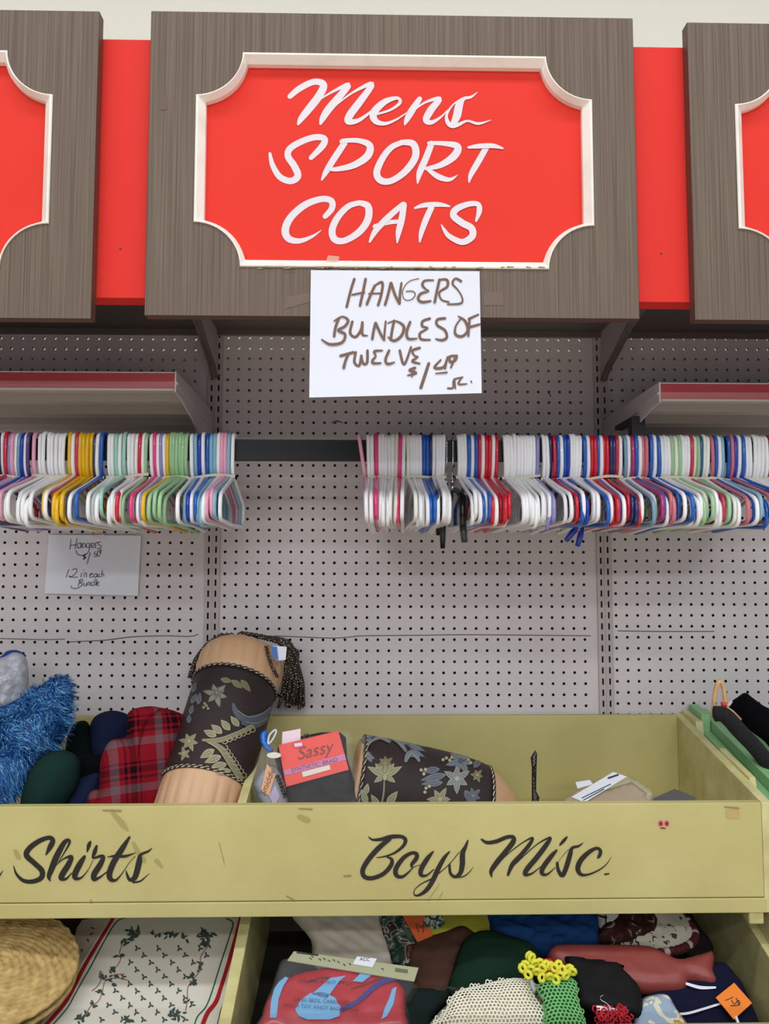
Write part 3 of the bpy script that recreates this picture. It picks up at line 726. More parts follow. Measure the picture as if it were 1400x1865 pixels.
# cleats outside the right side board
m=MB(); m.prism([(-.008,1.10),(-.008,ZB+.008),(-.085,ZB-.004),(-.095,1.10)],0,XR+TH_,XR+TH_+.016); m.build('cleat',M_yel2,r,bevel=.001)
m=MB(); m.prism([(-.20,1.06),(-.20,zrim(-.2)+.004),(-.33,zrim(-.33)+.006),(-.35,1.02)],0,XR+TH_,XR+TH_+.012); m.build('cleat',M_yel2,r,bevel=.001)
# rusty nail heads, worn marks, sticker
ff=lambda x,y,l:P(x,y,YF-.0002-l)
m=MB()
marks=[[(205,1480,8),(222,1500,12),(232,1512,6)],[(243,1535,6),(250,1550,10),(262,1568,10)],[(285,1568,10),(295,1580,5)],[(28,1550,8),(34,1562,10)],[(545,1488,10),(560,1494,12)]]
for mk in marks:
    m=MB(); strokes(m,[mk],ff); m.build('stain',mat('tape_residue',(182,164,100),.7,alpha=.4),fb,fixn=False)
for mk in ([(626,1596,3),(638,1595,4)],[(399,1534,1),(409,1575,1)],[(522,1632,2),(536,1640,3)],[(165,1640,3),(168,1650,2)],[(188,1476,3),(220,1477,4)],[(545,1473,3),(568,1474,3)],[(1320,1470,3),(1345,1472,3)],[(795,1645,1),(806,1625,1)],[(775,1647,1),(800,1610,.8)]):
    m=MB(); strokes(m,[mk],ff,mw=.8); m.build('scuff',mat('dark_scuff',(150,134,84),.7),fb,fixn=False)
m=MB(); m.add([ff(x,y,.0004) for x,y in ((1322,1475),(1346,1475),(1346,1491),(1322,1491))],[(0,1,2,3)]); m.build('tape',mat('tan_tape',(192,165,112),.6),fb,fixn=False)
m=MB()
for cx in (1203,1214): m.add([ff(cx+5.2*math.cos(t*.524),1500+6*math.sin(t*.524),.0005) for t in range(12)],[tuple(range(12))])
so=m.build('sticker',mat('pink_sticker',(222,120,130),.5),fb,fixn=False)
m=MB()
for cx in (1203,1214): m.add([ff(cx+3.2*math.cos(t*.524),1500+4*math.sin(t*.524),.0008) for t in range(12)],[tuple(range(12))])
strokes(m,[[(1203,1509,2),(1207,1508,2.5),(1211,1509,2)]],lambda x,y,l:ff(x,y,l+.0006)); m.build('sticker_print',mat('dark_red_print',(128,40,40),.5),so,fixn=False)
SH=[[(115,360,6),(140,430,20),(200,485,32),(280,492,38),(350,460,44),(355,400,46),(290,335,44),(225,270,48),(250,210,46),(330,150,42),(415,120,36),(448,145,42),(425,200,44),(390,265,12)],
[(495,330,6),(550,240,12),(590,165,20),(578,140,28),(540,170,42),(480,280,52),(440,380,50),(415,450,36),(428,490,6)],[(470,360,6),(540,300,12),(605,283,34),(580,350,48),(530,430,50),(520,465,42),(560,470,20),(610,420,8)],
[(718,280,26),(680,340,48),(640,420,50),(640,463,38),(690,460,16),(750,390,6),(790,310,5)],[(767,155,20),(755,185,34),(740,240,12)],
[(820,190,20),(805,240,36),(790,292,18),(850,278,26),(878,285,32),(850,350,48),(800,430,50),(800,473,38),(850,455,18),(920,400,8)],
[(1100,115,18),(1040,210,46),(970,320,50),(930,420,50),(940,473,40),(985,480,20),(1040,420,8),(1100,330,5),(1150,275,5)],[(912,285,6),(980,275,22),(1060,278,24),(1155,248,4)],
[(1295,205,3),(1260,235,18),(1195,265,26),(1185,310,48),(1165,400,50),(1140,465,44),(1100,475,30),(1078,430,18),(1072,400,6)],[(1130,500,16),(1190,490,14),(1240,450,8),(1270,425,3)],[(25,400,4),(-10,450,16)]]
BO=[[(220,130,10),(260,158,22),(340,155,34),(440,130,42),(540,128,36),(583,160,38),(560,220,32),(480,285,22),(390,320,16),(300,335,8)],[(400,328,12),(448,352,32),(440,410,42),(370,490,42),(260,535,42),(180,520,44),(165,450,48),(230,340,50),(330,230,50),(430,150,40)],
[(648,430,14),(645,400,34),(690,340,42),(690,298,38),(640,290,34),(560,340,42),(490,440,48),(495,508,42),(550,522,30),(610,480,18),(660,430,9),(725,405,6)],
[(855,275,16),(800,340,44),(740,440,48),(735,503,38),(790,508,20),(860,450,10)],[(1015,275,14),(960,340,38),(900,450,48),(850,560,48),(790,650,42),(720,700,26),(672,700,14),(672,650,8),(740,590,12),(830,545,14),(920,480,10),(1020,390,8),(1110,280,8)],
[(1195,165,14),(1170,230,34),(1143,290,50),(1140,400,52),(1120,485,44),(1070,522,32),(1025,490,28),(1015,420,24),(1020,385,8)],[(1100,530,12),(1160,515,12),(1210,475,8),(1250,425,3)]]
MI=[[(35,155,18),(90,186,34),(180,175,40),(280,135,38),(345,133,38),(345,180,50),(270,280,52),(180,390,52),(130,470,40),(138,530,6)],[(240,350,4),(340,260,10),(450,180,12),(535,140,22),(510,200,38),(430,300,42),(340,400,44),(295,505,24)],[(370,400,4),(480,290,10),(600,190,12),(710,138,24),(670,210,46),(580,330,50),(480,450,50),(465,500,36),(530,490,18),(620,420,6)],
[(773,262,20),(720,320,44),(640,430,48),(630,488,40),(680,498,20),(760,430,6)],[(873,132,18),(840,170,32),(805,210,18)],
[(1035,185,3),(990,220,22),(925,240,30),(905,300,46),(870,420,48),(830,508,42),(790,460,34),(778,385,26)],[(790,375,4),(830,320,4),(890,255,6)],
[(1170,340,8),(1190,320,32),(1203,270,34),(1165,242,30),(1090,280,42),(1010,360,50),(980,440,48),(1010,498,34),(1080,500,20),(1180,460,14),(1260,400,9),(1310,325,3)],[(1245,498,18),(1285,492,14)]]
for w,(x0,y0,s_) in ((SH,(0,1500,4.667)),(BO,(630,1500,5.385)),(MI,(870,1500,5.385))):
    m=MB(); strokes(m,w,lambda u,v,l:P(x0+u/s_,y0+v/s_,YF-.0004-l)); m.build('lettering',M_black,fb,fixn=False)

# lower bin
YF2=-.612
r=root('display_bin',((XL+XR)/2,-.35,.45),'pale yellow lower wooden bin crammed with fabric odds and ends','bin')
def z2(Y): return .8385+.33*(Y+.36)
def side2(xa,xb,nm,Yb=-.03,m_=M_yel2):
    m=MB(); pl=[(YF2,0),(YF2,z2(YF2)),(-.30,z2(-.30)),(-.27,ZQ-.001),(Yb,ZQ-.001),(Yb,0)]
    m.prism(pl,0,xa,xb); return m.build(nm,m_,r,bevel=.0012)
side2(XR,XR+.016,'side_board'); side2(XL-.016,XL,'side_board'); side2(XD-.010,XD+.010,'divider')
m=MB(); m.box((XL,-.03,.45),(XR,-.012,ZQ-.001)); m.build('back_board',mat('back_board_painted_shade',(70,60,44),.7),r)  # shade of the deep bin put into the back board's colour
m=MB(); m.prism([(YF2+.0,.60),(YF2,.612),(-.03,.70),(-.03,.688)],0,XL,XR); m.build('floor_board',mat('floor_board_painted_shade',(44,38,30),.8),r)  # floor coloured dark to stand for the shade deep in the bin
zf2=P(1300,1863,YF2).z
m=MB(); m.box((XL,YF2-.012,.45),(XR+.02,YF2-.001,zf2-.006)); m.build('front_board',M_yel,r)
m=MB(); m.box((XL,YF2-.013,zf2-.006),(XR+.02,YF2,zf2)); m.build('metal_lip',M_chrome,r)
m=MB(); m.box((XR+.016,YF-.0,0),(XR+.032,-.02,ZQ)); m.build('leg_panel',M_yel2,r)
m=MB(); m.box((XR-.027,YF+.004,ZQ-.022),(XR,YF+.03,ZQ-.0005)); m.build('cleat',M_yel2,r,bevel=.003)
m=MB()
for i in range(8):
    x=P(470,1850,-.46).x+i*.0085; m.tube([(x,-.46,.66),(x,-.46,.735)],.0006,5)
for i in range(9):
    z=.66+i*.0085; xx=P(470,1850,-.46).x; m.tube([(xx-.002,-.4605,z),(xx+.064,-.4605,z)],.0006,5)
tag(m.build('wire_grid',M_chrome),'small scrap of wire mesh beside the lower divider','wire mesh')

# green neighbour bin
XG=XR+TH_+.017
r=root('display_bin',(XG+.3,-.2,.45),'green wooden bin at the right edge, next to the yellow one','bin')
def gp(a,b,pl,nm): 
    m=MB(); m.prism(pl,0,a,b); return m.build(nm,M_grn,r,bevel=.0012)
gp(XG,XG+.020,[(-.008,0),(-.008,ZB+.022),(-.075,ZB+.010),(-.075,zrim(-.075)-.014),(YF+.01,zrim(YF)-.020),(YF+.01,0)],'side_board')
gp(XG+.0215,XG+.040,[(-.008,0),(-.008,ZB+.012),(-.06,ZB+.0),(YF-.02,zrim(YF)-.005),(YF-.02,0)],'side_board')
m=MB(); m.box((XG+.040,-.026,.86),(XG+.9,-.008,ZB-.004)); m.build('back_board',M_grn,r)
m=MB(); m.box((XG+.040,YF-.0,.86),(XG+.9,YF+.018,ZF)); m.build('front_board',M_grn,r)
m=MB(); m.box((XG+.040,YF+.018,.88),(XG+.9,-.026,.892)); m.build('floor_board',M_grn,r)

# ================================================================= CONTENTS, upper bin
def bolster(p0,p1,prof,sl0,sl1,label,seed):
    """revolved cushion; prof = [(t,r)], sleeve between t=sl0..sl1 in metres along the axis"""
    p0=V(p0);p1=V(p1); A=(p1-p0).normalized(); L=(p1-p0).length
    r=root('bolster_pillow',(p0+p1)/2-V((0,0,.09)),label,'pillow','brocade bolster pillows')
    toc=(CAM-(p0+p1)/2).normalized(); S=A.cross(toc).normalized(); Fv=S.cross(A).normalized()
    if S.dot(rt)<0: S=-S
    pr=crom(prof,8)
    def rad(t):
        for (a,b) in zip(pr[:-1],pr[1:]):
            if a[0]<=t<=b[0]: 
                q=(t-a[0])/(b[0]-a[0]+1e-9); return a[1]+(b[1]-a[1])*q
        return pr[0][1] if t<pr[0][0] else pr[-1][1]
    def pos(th,t,lift=0): 
        rr=rad(t)+lift
        return p0+A*t+(S*math.sin(th)+Fv*math.cos(th))*rr
    def shell(ts,lift,nm,m_,pleat=0,np_=14):
        m=MB(); N=180; vs=[];fs=[]
        for t,c in ts:
            for k in range(N):
                th=2*math.pi*k/N; w=pleat*c*(abs(math.sin(th*np_/2+t*9))**.6-.6)
                vs.append(pos(th,t,lift+w))
        for i in range(len(ts)-1):
            for k in range(N):
                k2=(k+1)%N; fs.append((i*N+k,i*N+k2,(i+1)*N+k2,(i+1)*N+k))
        fs.append(tuple(range(N))[::-1]); fs.append(tuple((len(ts)-1)*N+k for k in range(N)))
        m.add(vs,fs); return m.build(nm,m_,r,smooth=True)
    T0,T1=pr[0][0],pr[-1][0]
    ts=[]; 
    for p in pr:
        t=p[0]; c=0
        if t<sl0: c=min(1,(sl0-t)/.03)
        if t>sl1: c=min(1,(t-sl1)/.03)
        ts.append((t,c))
    shell(ts,0,'satin_body',M_tan,pleat=.0030,np_=20)
    shell([(sl0+(sl1-sl0)*i/20,0) for i in range(21)],.0018,'brocade_sleeve',M_broc)
    for t in (sl0,sl1):
        m=MB(); N=150
        for ph in (0,math.pi):
            m.tube([pos(2*math.pi*k/N,t+.0022*math.sin(k*.9+ph),.003+.0008*math.cos(k*.9+ph)) for k in range(N)],.0012,5,closed=True)
        m.build('braid_trim',mat('braid_trim_cord',(206,198,168),.5),r,smooth=True)
        m=MB(); m.tube([pos(2*math.pi*k/72,t,.0015) for k in range(72)],.0035,6,closed=True); m.build('trim_backing',M_broc,r,smooth=True)
    def dec(x,y,l): # x = lateral fraction*R metres , y metres along axis
        rr=rad(y); s_=max(-.995,min(.995,x/rr)); return pos(math.asin(s_),y,.0022+l)
    def dpx(x,y,l):
        c_=.8
        for _ in range(5):
            q=onplane(x,y,p0+Fv*(rad(tt) if _ else .085)*c_,Fv)-p0; tt=q.dot(A); s_=max(-.985,min(.985,q.dot(S)/rad(tt))); c_=math.sqrt(1-s_*s_)
        return pos(math.asin(s_),tt,.0022+l)
    return r,dpx,pos
def leaf(m,x,y,L,W,ang,fn,mi=0,mo=None,lift=.0004,N=9):
    """pointed leaf starting at x,y heading ang(deg); outlined in mo"""
    a=math.radians(ang); ca,sa=math.cos(a),math.sin(a)
    def q(u,v): return (x+ca*u-sa*v,y+sa*u+ca*v)
    def lf(L,W,off,lift,mi):
        vs=[];fs=[]
        for i in range(N+1):
            t=i/N; w=W*math.sin(math.pi*t**.8)*.5
            for s_ in (-1,-.35,.35,1): px,py=q(off+L*t,w*s_); vs.append(fn(px,py,lift))
        for i in range(N):
            for c in range(3): fs.append((i*4+c,i*4+c+1,i*4+c+5,i*4+c+4))
        m.add(vs,fs,mi)
    if mo is not None: lf(L,W,0,lift,mo); lf(L*.84,W*.72,L*.08,lift+.0004,mi); 
    else: lf(L,W,0,lift,mi)
    if mo is not None: strokes(m,[[(*q(L*.1,0),W*.08),(*q(L*.8,0),W*.05)]],lambda a_,b_,l:fn(a_,b_,lift+.0006),mi=mo,k=3,mw=1e-4)
def flower(m,x,y,R,fn,mi,mo,n=6,a0=0,lift=.0004,ctr=None):
    for k in range(n): leaf(m,x,y,R*(1 if k%2 else .82),R*.42,a0+360*k/n,fn,mi,mo,lift+.0001*k)
    m.add([fn(x+R*.16*math.cos(t*.785),y+R*.16*math.sin(t*.785),lift+.0014) for t in range(8)],[tuple(range(8))],ctr if ctr is not None else mo)
BM=[M_bl1,M_bl2,M_bl3,M_bl4,M_bl5]
p0=P(352,1512,-.335); p1=P(445,1192,-.085)
Lb=(p1-p0).length
r,dec,pos=bolster(p0,p1,[(-.01,.070),(.0,.081),(.03,.0835),(Lb*.4,.084),(Lb*.74,.085),(Lb*.82,.090),(Lb-.03,.091),(Lb-.008,.082),(Lb+.008,.062),(Lb+.02,.032),(Lb+.022,.012)],Lb*.215,Lb*.785,'brocade bolster pillow with bead tassel, standing tilted against the pegboard',1)
m=MB()
for a in ((402,1238,22,10,12),(422,1240,24,11,38),(438,1239,28,11,52)): leaf(m,*a,dec,4,0)
flower(m,394,1266,25,dec,0,3,6,15); flower(m,396,1264,14,dec,3,0,6,45,.0012)
for a in ((352,1262,20,9,-70),(350,1282,20,9,-60),(362,1284,22,9,-80),(348,1302,18,8,-75),(345,1318,16,8,-85)): leaf(m,*a,dec,3,1)
for (x,y) in ((372,1290),(377,1287),(374,1283),(380,1292)): m.add([dec(x+2.6*math.cos(t*.785),y+2.6*math.sin(t*.785),.0012) for t in range(8)],[tuple(range(8))],0)
strokes(m,[[(424,1284,5),(430,1300,11),(448,1312,14),(474,1306,14),(490,1288,5)],[(440,1318,6),(462,1322,10),(486,1308,5)],[(430,1304,3),(450,1318,3),(476,1312,2)]],lambda x,y,l:dec(x,y,l+.0006),mi=3)
strokes(m,[[(432,1296,2),(450,1307,2.4),(474,1300,2.4),(488,1288,2)],[(444,1316,1.6),(464,1318,2),(484,1306,1.6)]],lambda x,y,l:dec(x,y,l+.0018),mi=1)
for a in ((394,1342,25,13,-155),(404,1337,25,13,-140),(418,1331,25,13,-130),(434,1324,24,12,-128)): leaf(m,*a,dec,0,2)
for a in ((390,1366,30,14,148),(402,1378,32,14,158),(412,1392,32,14,165),(420,1404,28,12,170)): leaf(m,*a,dec,0,2)
strokes(m,[[(370,1350,4),(400,1350,8),(430,1338,9),(458,1324,7)],[(378,1352,5),(402,1364,9),(420,1390,11),(436,1418,9)]],lambda x,y,l:dec(x,y,l+.001),mi=0)
strokes(m,[[(370,1349,1.2),(400,1346,1.2),(430,1334,1.2),(456,1321,1.2)],[(380,1355,1.2),(398,1368,1.2),(414,1394,1.2),(430,1420,1.2)]],lambda x,y,l:dec(x,y,l+.002),mi=2)
def scal(a,b,n,r_):
    out=[]
    for i in range(n):
        cx=a[0]+(b[0]-a[0])*(i+.5)/n; cy=a[1]+(b[1]-a[1])*(i+.5)/n
        out.append([(cx+r_*math.cos(t),cy+r_*math.sin(t),1.3) for t in (-1.2,-.5,.3,1.1,1.9,2.6)])
    return out
strokes(m,scal((404,1354),(460,1328),7,4.5)+scal((406,1360),(442,1416),8,4.5),lambda x,y,l:dec(x,y,l+.0022),mi=2,k=3)
flower(m,346,1352,19,dec,0,2,6,10); flower(m,337,1374,14,dec,0,2,5,40)
m.build('embroidery',BM,r,fixn=False)
def bead_strand(pts,parent,rad=.0044,mi=0):
    q=crom([tuple(p) for p in pts],8); q=[V(p) for p in q]
    # resample
    out=[q[0]]; acc=0
    for a,b in zip(q[:-1],q[1:]):
        d=(b-a).length
        while acc+d>=.0013:
            t=(.0013-acc)/d; a=a.lerp(b,t); out.append(a.copy()); d=(b-a).length; acc=0
        acc+=d
    rs=[rad*(.45+.55*abs(math.sin(i*math.pi/5))) for i in range(len(out))]
    m=MB(); m.tube(out,rs,6)
    for i in range(2,len(out),5):
        if random.random()<.5:
            d=(CAM-out[i]).normalized(); a=random.uniform(0,6.28); off=(d+rt*.6*math.cos(a)+up*.6*math.sin(a)).normalized()
            m.ball(out[i]+off*rad*.7,rad*.32,mi=1,n=6,m=4)  # painted glint on the camera side of the bead
    return m.build('bead_strand',[M_bead,M_glint],parent,smooth=True)
random.seed(5)
end=pos(0,Lb+.02,0); ax=(p1-p0).normalized()
# strands draping over the top end and down on both sides
def drape(path,Ys): return [P(x,y,Yy) for (x,y),Yy in zip(path,Ys)]
tops=[]
for i in range(9):
    j=i*4
    tops.append([(430-i*3,1158-i%3*2),(395-j*.6,1166+i),(362-i*1.2,1192+i*2),(350+i*.8,1215+i*2),(344+i*2,1226+random.randint(0,10))])
for pth in tops: bead_strand(drape(pth,[-.07,-.09,-.10,-.11,-.12]),r)
for i in range(16):
    a=i/15
    pth=[(432+i*3,1155-(i%3)*2+a*6),(470+i*2,1158+a*8),(505+i*1.6,1168+a*14),(522+i*1.2+random.uniform(-4,4),1200+a*8),(520+i*2.3+random.uniform(-4,4),1245+random.uniform(-6,10)),(508+i*3.0,1282+random.uniform(-14,14))]
    bead_strand(drape(pth,[-.075,-.08,-.09,-.085,-.07,-.06+a*.03]),r)
for i in range(6):
    pth=[(470+i*4,1160),(500+i*5,1168),(528+i*2,1178+i*3),(542+random.uniform(-4,4),1188+i*5)]
    bead_strand(drape(pth,[-.09,-.1,-.1,-.09]),r)
bead_strand(drape([(484,1175),(489,1195),(496,1215),(506,1234)],[-.17,-.175,-.175,-.17]),r)
bead_strand(drape([(352,1228),(351,1242),(353,1254)],[-.13,-.135,-.14]),r)
# price tag
n_=(CAM-P(505,1190,-.18)).normalized(); pf=planefn(P(505,1190,-.18),n_)
m=MB(); poly(m,[(497,1176),(522,1178),(520,1202),(503,1203)],pf,.001); tg=m.build('price_tag',M_paper,r,fixn=False)
m=MB(); poly(m,[(494,1177),(504,1178),(507,1203),(497,1198)],pf,.003); m.build('tag_corner',mat('blue_tag_ink',(40,110,190),.5),tg,fixn=False)
for q_ in ([(498,1437+28)],):
    pass

p0=P(646,1432,-.215); p1=P(936,1486,-.20); Lb2=(p1-p0).length
r,dec,pos=bolster(p0,p1,[(-.012,.03),(-.009,.08),(-.002,.097),(.02,.1005),(Lb2*.35,.1005),(Lb2*.6,.097),(Lb2*.78,.088),(Lb2*.88,.07),(Lb2*.98,.04),(Lb2*1.01,.018)],.003,Lb2*.80,'brocade bolster pillow lying on its side behind the red package',2)
m=MB(); dv=dec
strokes(m,[[(662,1374,5),(670,1354,10),(690,1345,10),(708,1353,7)],[(738,1370,5),(724,1352,10),(706,1345,8)],[(738,1388,6),(744,1376,11),(756,1378,10),(762,1388,5)],[(660,1352,8),(672,1342,9),(690,1340,8)]],lambda x,y,l:dv(x,y,l+.0006),mi=1)
strokes(m,[[(666,1370,1.4),(674,1355,1.4),(690,1348,1.4),(706,1354,1.4)],[(734,1366,1.4),(722,1354,1.4),(708,1348,1.4)],[(742,1384,1.4),(748,1376,1.4),(758,1384,1.4)]],lambda x,y,l:dv(x,y,l+.0018),mi=2)
for a in ((664,1368,26,13,60),(662,1376,22,11,20),(722,1350,36,11,14),(738,1356,40,11,22),(748,1354,44,10,12),(745,1366,34,9,28),(712,1350,26,9,-10)): leaf(m,*a,dv,1,3)
flower(m,701,1392,17,dv,4,0,7,-90)
for a in ((700,1414,36,12,-152),(700,1414,36,12,-28),(700,1416,30,13,-125),(700,1416,30,13,-55),(700,1418,32,14,-90),(700,1412,24,10,145),(700,1412,24,10,35)): leaf(m,*a,dv,0,2,.0008)
leaf(m,700,1424,16,9,-90,dv,2,4,.0026)
strokes(m,[[(699,1420,2.4),(698,1445,3.4),(692,1474,3)]],lambda x,y,l:dv(x,y,l+.0008),mi=0)
for a in ((704,1466,32,14,-52),(690,1470,28,12,-122),(668,1464,28,12,-110),(712,1472,30,12,-18),(664,1448,22,11,-75)): leaf(m,*a,dv,0,2)
flower(m,838,1388,30,dv,1,3,7,10); flower(m,831,1420,27,dv,1,2,6,30,.0010); flower(m,800,1456,24,dv,0,2,6,0); flower(m,868,1414,13,dv,4,2,6,10); flower(m,860,1450,18,dv,3,1,6,20)
for (x,y) in ((766,1404),(771,1411),(774,1403),(775,1436),(781,1433),(773,1443),(806,1386),(812,1383),(818,1387),(822,1382),(846,1382),(852,1386),(856,1392)):
    m.add([dv(x+3*math.cos(t*.785),y+3*math.sin(t*.785),.0012) for t in range(8)],[tuple(range(8))],2)
for a in ((800,1402,32,12,172),(812,1412,48,13,168),(806,1426,40,12,176),(846,1440,26,12,60),(862,1400,24,11,-50)): leaf(m,*a,dv,3,1)
m.build('embroidery',BM,r,fixn=False)
for i in range(6):
    pth=[(916+i,1452),(924+i*2,1456-i),(932+i*1.5,1462),(930+i*2,1472)]
    bead_strand(drape(pth,[-.19,-.2,-.2,-.2]),r)

# plaid pouch
pn=(CAM-P(250,1380,-.27)).normalized()*.9+V((.25,0,.1)); pn.normalize()
o=P(250,1385,-.27)
PL=plaid_mat('red_tartan_flannel')
mb=puff([(240,1296),(262,1287),(300,1290),(335,1302),(342,1316),(332,1360),(318,1420),(298,1468),(288,1490),(240,1500),(190,1492),(165,1478),(180,1440),(183,1385),(200,1350),(228,1342),(232,1315)],o,pn,.045,.03,R=.04,s=.006,nz=.004,nsc=18,k=4)
ob=mb.build('flannel_pouch',PL,smooth=True); tag(ob,'red plaid flannel pouch slumped against the brocade bolster','pouch')
mb=puff([(232,1300),(262,1287),(292,1292),(262,1330),(252,1400),(250,1480),(238,1492),(232,1400),(238,1340)],o+pn*.03,pn,.018,.012,R=.012,s=.006,k=4)
mb.build('folded_flap',PL,ob,smooth=True)
mb=puff([(160,1450),(182,1440),(182,1500),(160,1500)],o-pn*.01,pn,.012,.012,R=.012,s=.006,k=4); mb.build('corner_fold',PL,ob,smooth=True)

M_navy=mat('navy_fleece',(26,34,62),.95,bump=.4,bscale=500,spec=.1)
M_dgrn=mat('dark_green_fleece',(24,48,42),.95,bump=.4,bscale=500,spec=.1)
def face(px,py,Y): return (CAM-P(px,py,Y)).normalized()
soft('fleece_bundle',M_navy,[(160,1340),(172,1306),(205,1294),(238,1306),(240,1340),(226,1372),(195,1392),(165,1384)],P(200,1340,-.12),face(200,1340,-.12),.045,'round navy fleece bundle at the back, left of the plaid pouch','fleece',nz=.003)
soft('fleece_bundle',mat('black_green_fleece',(12,20,20),.95,spec=.1),[(122,1345),(135,1318),(158,1314),(168,1340),(175,1390),(170,1430),(130,1430),(118,1390)],P(145,1370,-.15),face(145,1370,-.15),.035,'nearly black green fleece bundle behind the dark green one','fleece',nz=.003)
soft('fleece_bundle',M_dgrn,[(40,1440),(62,1390),(95,1368),(130,1370),(146,1392),(142,1430),(118,1470),(80,1500),(40,1500)],P(90,1430,-.30),face(90,1430,-.30),.05,'dark green fleece bundle just below the blue fluffy pillow','fleece',nz=.003)
soft('fleece_bundle',M_navy,[(100,1470),(125,1432),(155,1414),(182,1410),(190,1450),(180,1500),(110,1500)],P(150,1460,-.26),face(150,1460,-.26),.04,'navy blue fleece bundle low at the front left of the plaid pouch','fleece',nz=.003)
soft('fleece_bundle',mat('black_fleece',(10,11,14),.95,spec=.1),[(140,1380),(175,1375),(200,1400),(190,1440),(140,1440)],P(165,1410,-.2),face(165,1410,-.2),.03,'black fleece bundle in the gap beside the plaid pouch','fleece',nz=.003)

# fluffy blue pillow
fo=P(50,1360,-.26); fn_=(face(50,1360,-.26)+V((.1,0,.25))).normalized()
fl=[(-60,1300),(0,1288),(50,1262),(95,1236),(120,1232),(132,1262),(128,1320),(100,1372),(75,1410),(40,1440),(15,1462),(-60,1480)]
mb=puff(fl,fo,fn_,.045,.03,R=.05,s=.008,nz=.003)
base=mb.build('fluffy_pillow',mat('blue_pillow_cloth',(18,66,120),.9,spec=.1),smooth=True)
tag(base,'fluffy bright blue long-haired pillow at the left edge of the upper bin','pillow')
hm=MB(); random.seed(3)
tri=[f for f in mb.f]
def trarea(f): a,b,c=[mb.v[i] for i in f[:3]]; return (b-a).cross(c-a).length/2
ctr_=sum(mb.v,V())/len(mb.v)
cand=[]
for f in tri:
    a,b,c=[mb.v[i] for i in f[:3]]; nn=(b-a).cross(c-a).normalized()
    if nn.dot((a-ctr_))<0: nn=-nn
    if nn.dot(fn_)>-.15: cand.append((a,b,c,nn,trarea(f)))
tot_=sum(c[4] for c in cand); 
for k in range(7000):
    a,b,c,nn,_=random.choices(cand,weights=None)[0] if False else cand[random.randrange(len(cand))]
    u,v=random.random(),random.random()
    if u+v>1: u,v=1-u,1-v
    p=a+(b-a)*u+(c-a)*v
    flow=V((noise.noise(p*22),noise.noise(p*22+V((9,3,1))),noise.noise(p*22+V((3,8,5)))))
    d=(nn*.55+flow*1.6+V((.25,-.1,-.25))+V((random.uniform(-.5,.5),random.uniform(-.5,.5),random.uniform(-.5,.5)))).normalized()
    ln=random.uniform(.010,.022); w=random.uniform(.0004,.0009); sd=d.cross(nn+V((.01,.02,.01))).normalized()*w
    q1=p+d*ln*.5+nn*.002; q2=p+d*ln+V((0,0,-.003))
    hm.add([p-sd,p+sd,q1+sd*.9,q1-sd*.9,q2],[(0,1,2,3),(3,2,4)],random.choice((0,0,1,1,2)))
fur=hm.build('fur',[mat('fur_mid_blue',(44,122,190),.6),mat('fur_deep_blue',(14,66,132),.6),mat('fur_pale_blue',(120,178,214),.5)],base,fixn=False); fur['kind']='stuff'

# cellophane wrapped item, far left
o=P(15,1245,-.16)
soft('cellophane_bag',mat('iridescent_cellophane',(222,224,232),.2,alpha=.8,spec=.8,bump=1,bscale=140,col2=(176,180,194),cscale=60),[(-60,1200),(0,1198),(25,1188),(46,1196),(52,1225),(50,1260),(40,1280),(0,1300),(-60,1300)],o,face(15,1245,-.16),.03,'crinkled clear cellophane bag on top of the fluffy blue pillow','bag',nz=.008,nsc=60)
soft('folded_cloth',mat('deep_blue_cloth',(22,62,150),.8),[(-60,1196),(-5,1197),(12,1186),(30,1184),(46,1192),(42,1199),(0,1212),(-60,1214)],P(10,1200,-.12),face(10,1200,-.12),.012,'deep blue folded cloth edge behind the cellophane bag','cloth',R=.01)

# red package of braid
po=P(580,1400,-.30); pn=(face(580,1400,-.30)+V((-.05,.0,.1))).normalized(); pf=planefn(po,pn)
r=root('hair_package',po-V((0,0,.1)),'clear packet of black braid hair with a red card top','package')
mb=puff([(507,1358),(618,1333),(632,1380),(650,1440),(668,1500),(520,1500),(514,1440)],po-pn*.012,pn,.011,.008,R=.02,s=.007,nz=.003,k=3); mb.build('hair',mat('black_braid_hair',(10,9,12),.6,bump=.5,bscale=150,stretch=(1,1,.1),spec=.25),r,smooth=True)
mb=puff([(507,1357),(616,1331),(635,1402),(521,1433)],po+pn*.004,pn,.0008,.0008,flat=True,smooth_out=False,s=.03); card=mb.build('red_card',mat('red_card_print',(232,48,28),.4),r)
m=MB(); poly(m,[(516.5,1404),(627.5,1373.5),(630.5,1384.5),(519.5,1412.5)],pf,.0058); m.build('stripe',mat('mauve_print',(200,118,170),.5),card,fixn=False)
m=MB(); poly(m,[(550,1406.5),(600,1393.5),(602,1402),(552,1416)],pf,.0064); m.build('sticker',mat('offwhite_label',(226,214,200),.5),card,fixn=False)
m=MB(); m.add([pf(542.5+11*math.cos(t*.524),1357.5+6.5*math.sin(t*.524),.0064) for t in range(12)],[tuple(range(12))]); so=m.build('round_sticker',mat('crimson_sticker',(214,20,56),.4),card,fixn=False)
m=MB(); poly(m,[(536,1355),(550,1353),(551,1359),(537,1361)],pf,.0068); m.build('sticker_print',M_white,so,fixn=False)
ex=(pf(600,1390)-pf(550,1402)).normalized(); ey=pn.cross(ex).normalized()
if ey.z<0: ey=-ey
text_mesh('SYNTHETIC  BRAID',.0105,pf(573,1394),ex,ey,pn,'print',mat('brown_print',(110,50,70),.5),card,lift=.0064)
text_mesh('Sassy',.033,pf(572,1368),ex,ey,pn,'print',mat('dark_red_script',(130,26,16),.5),card,lift=.0060,shear=.35)
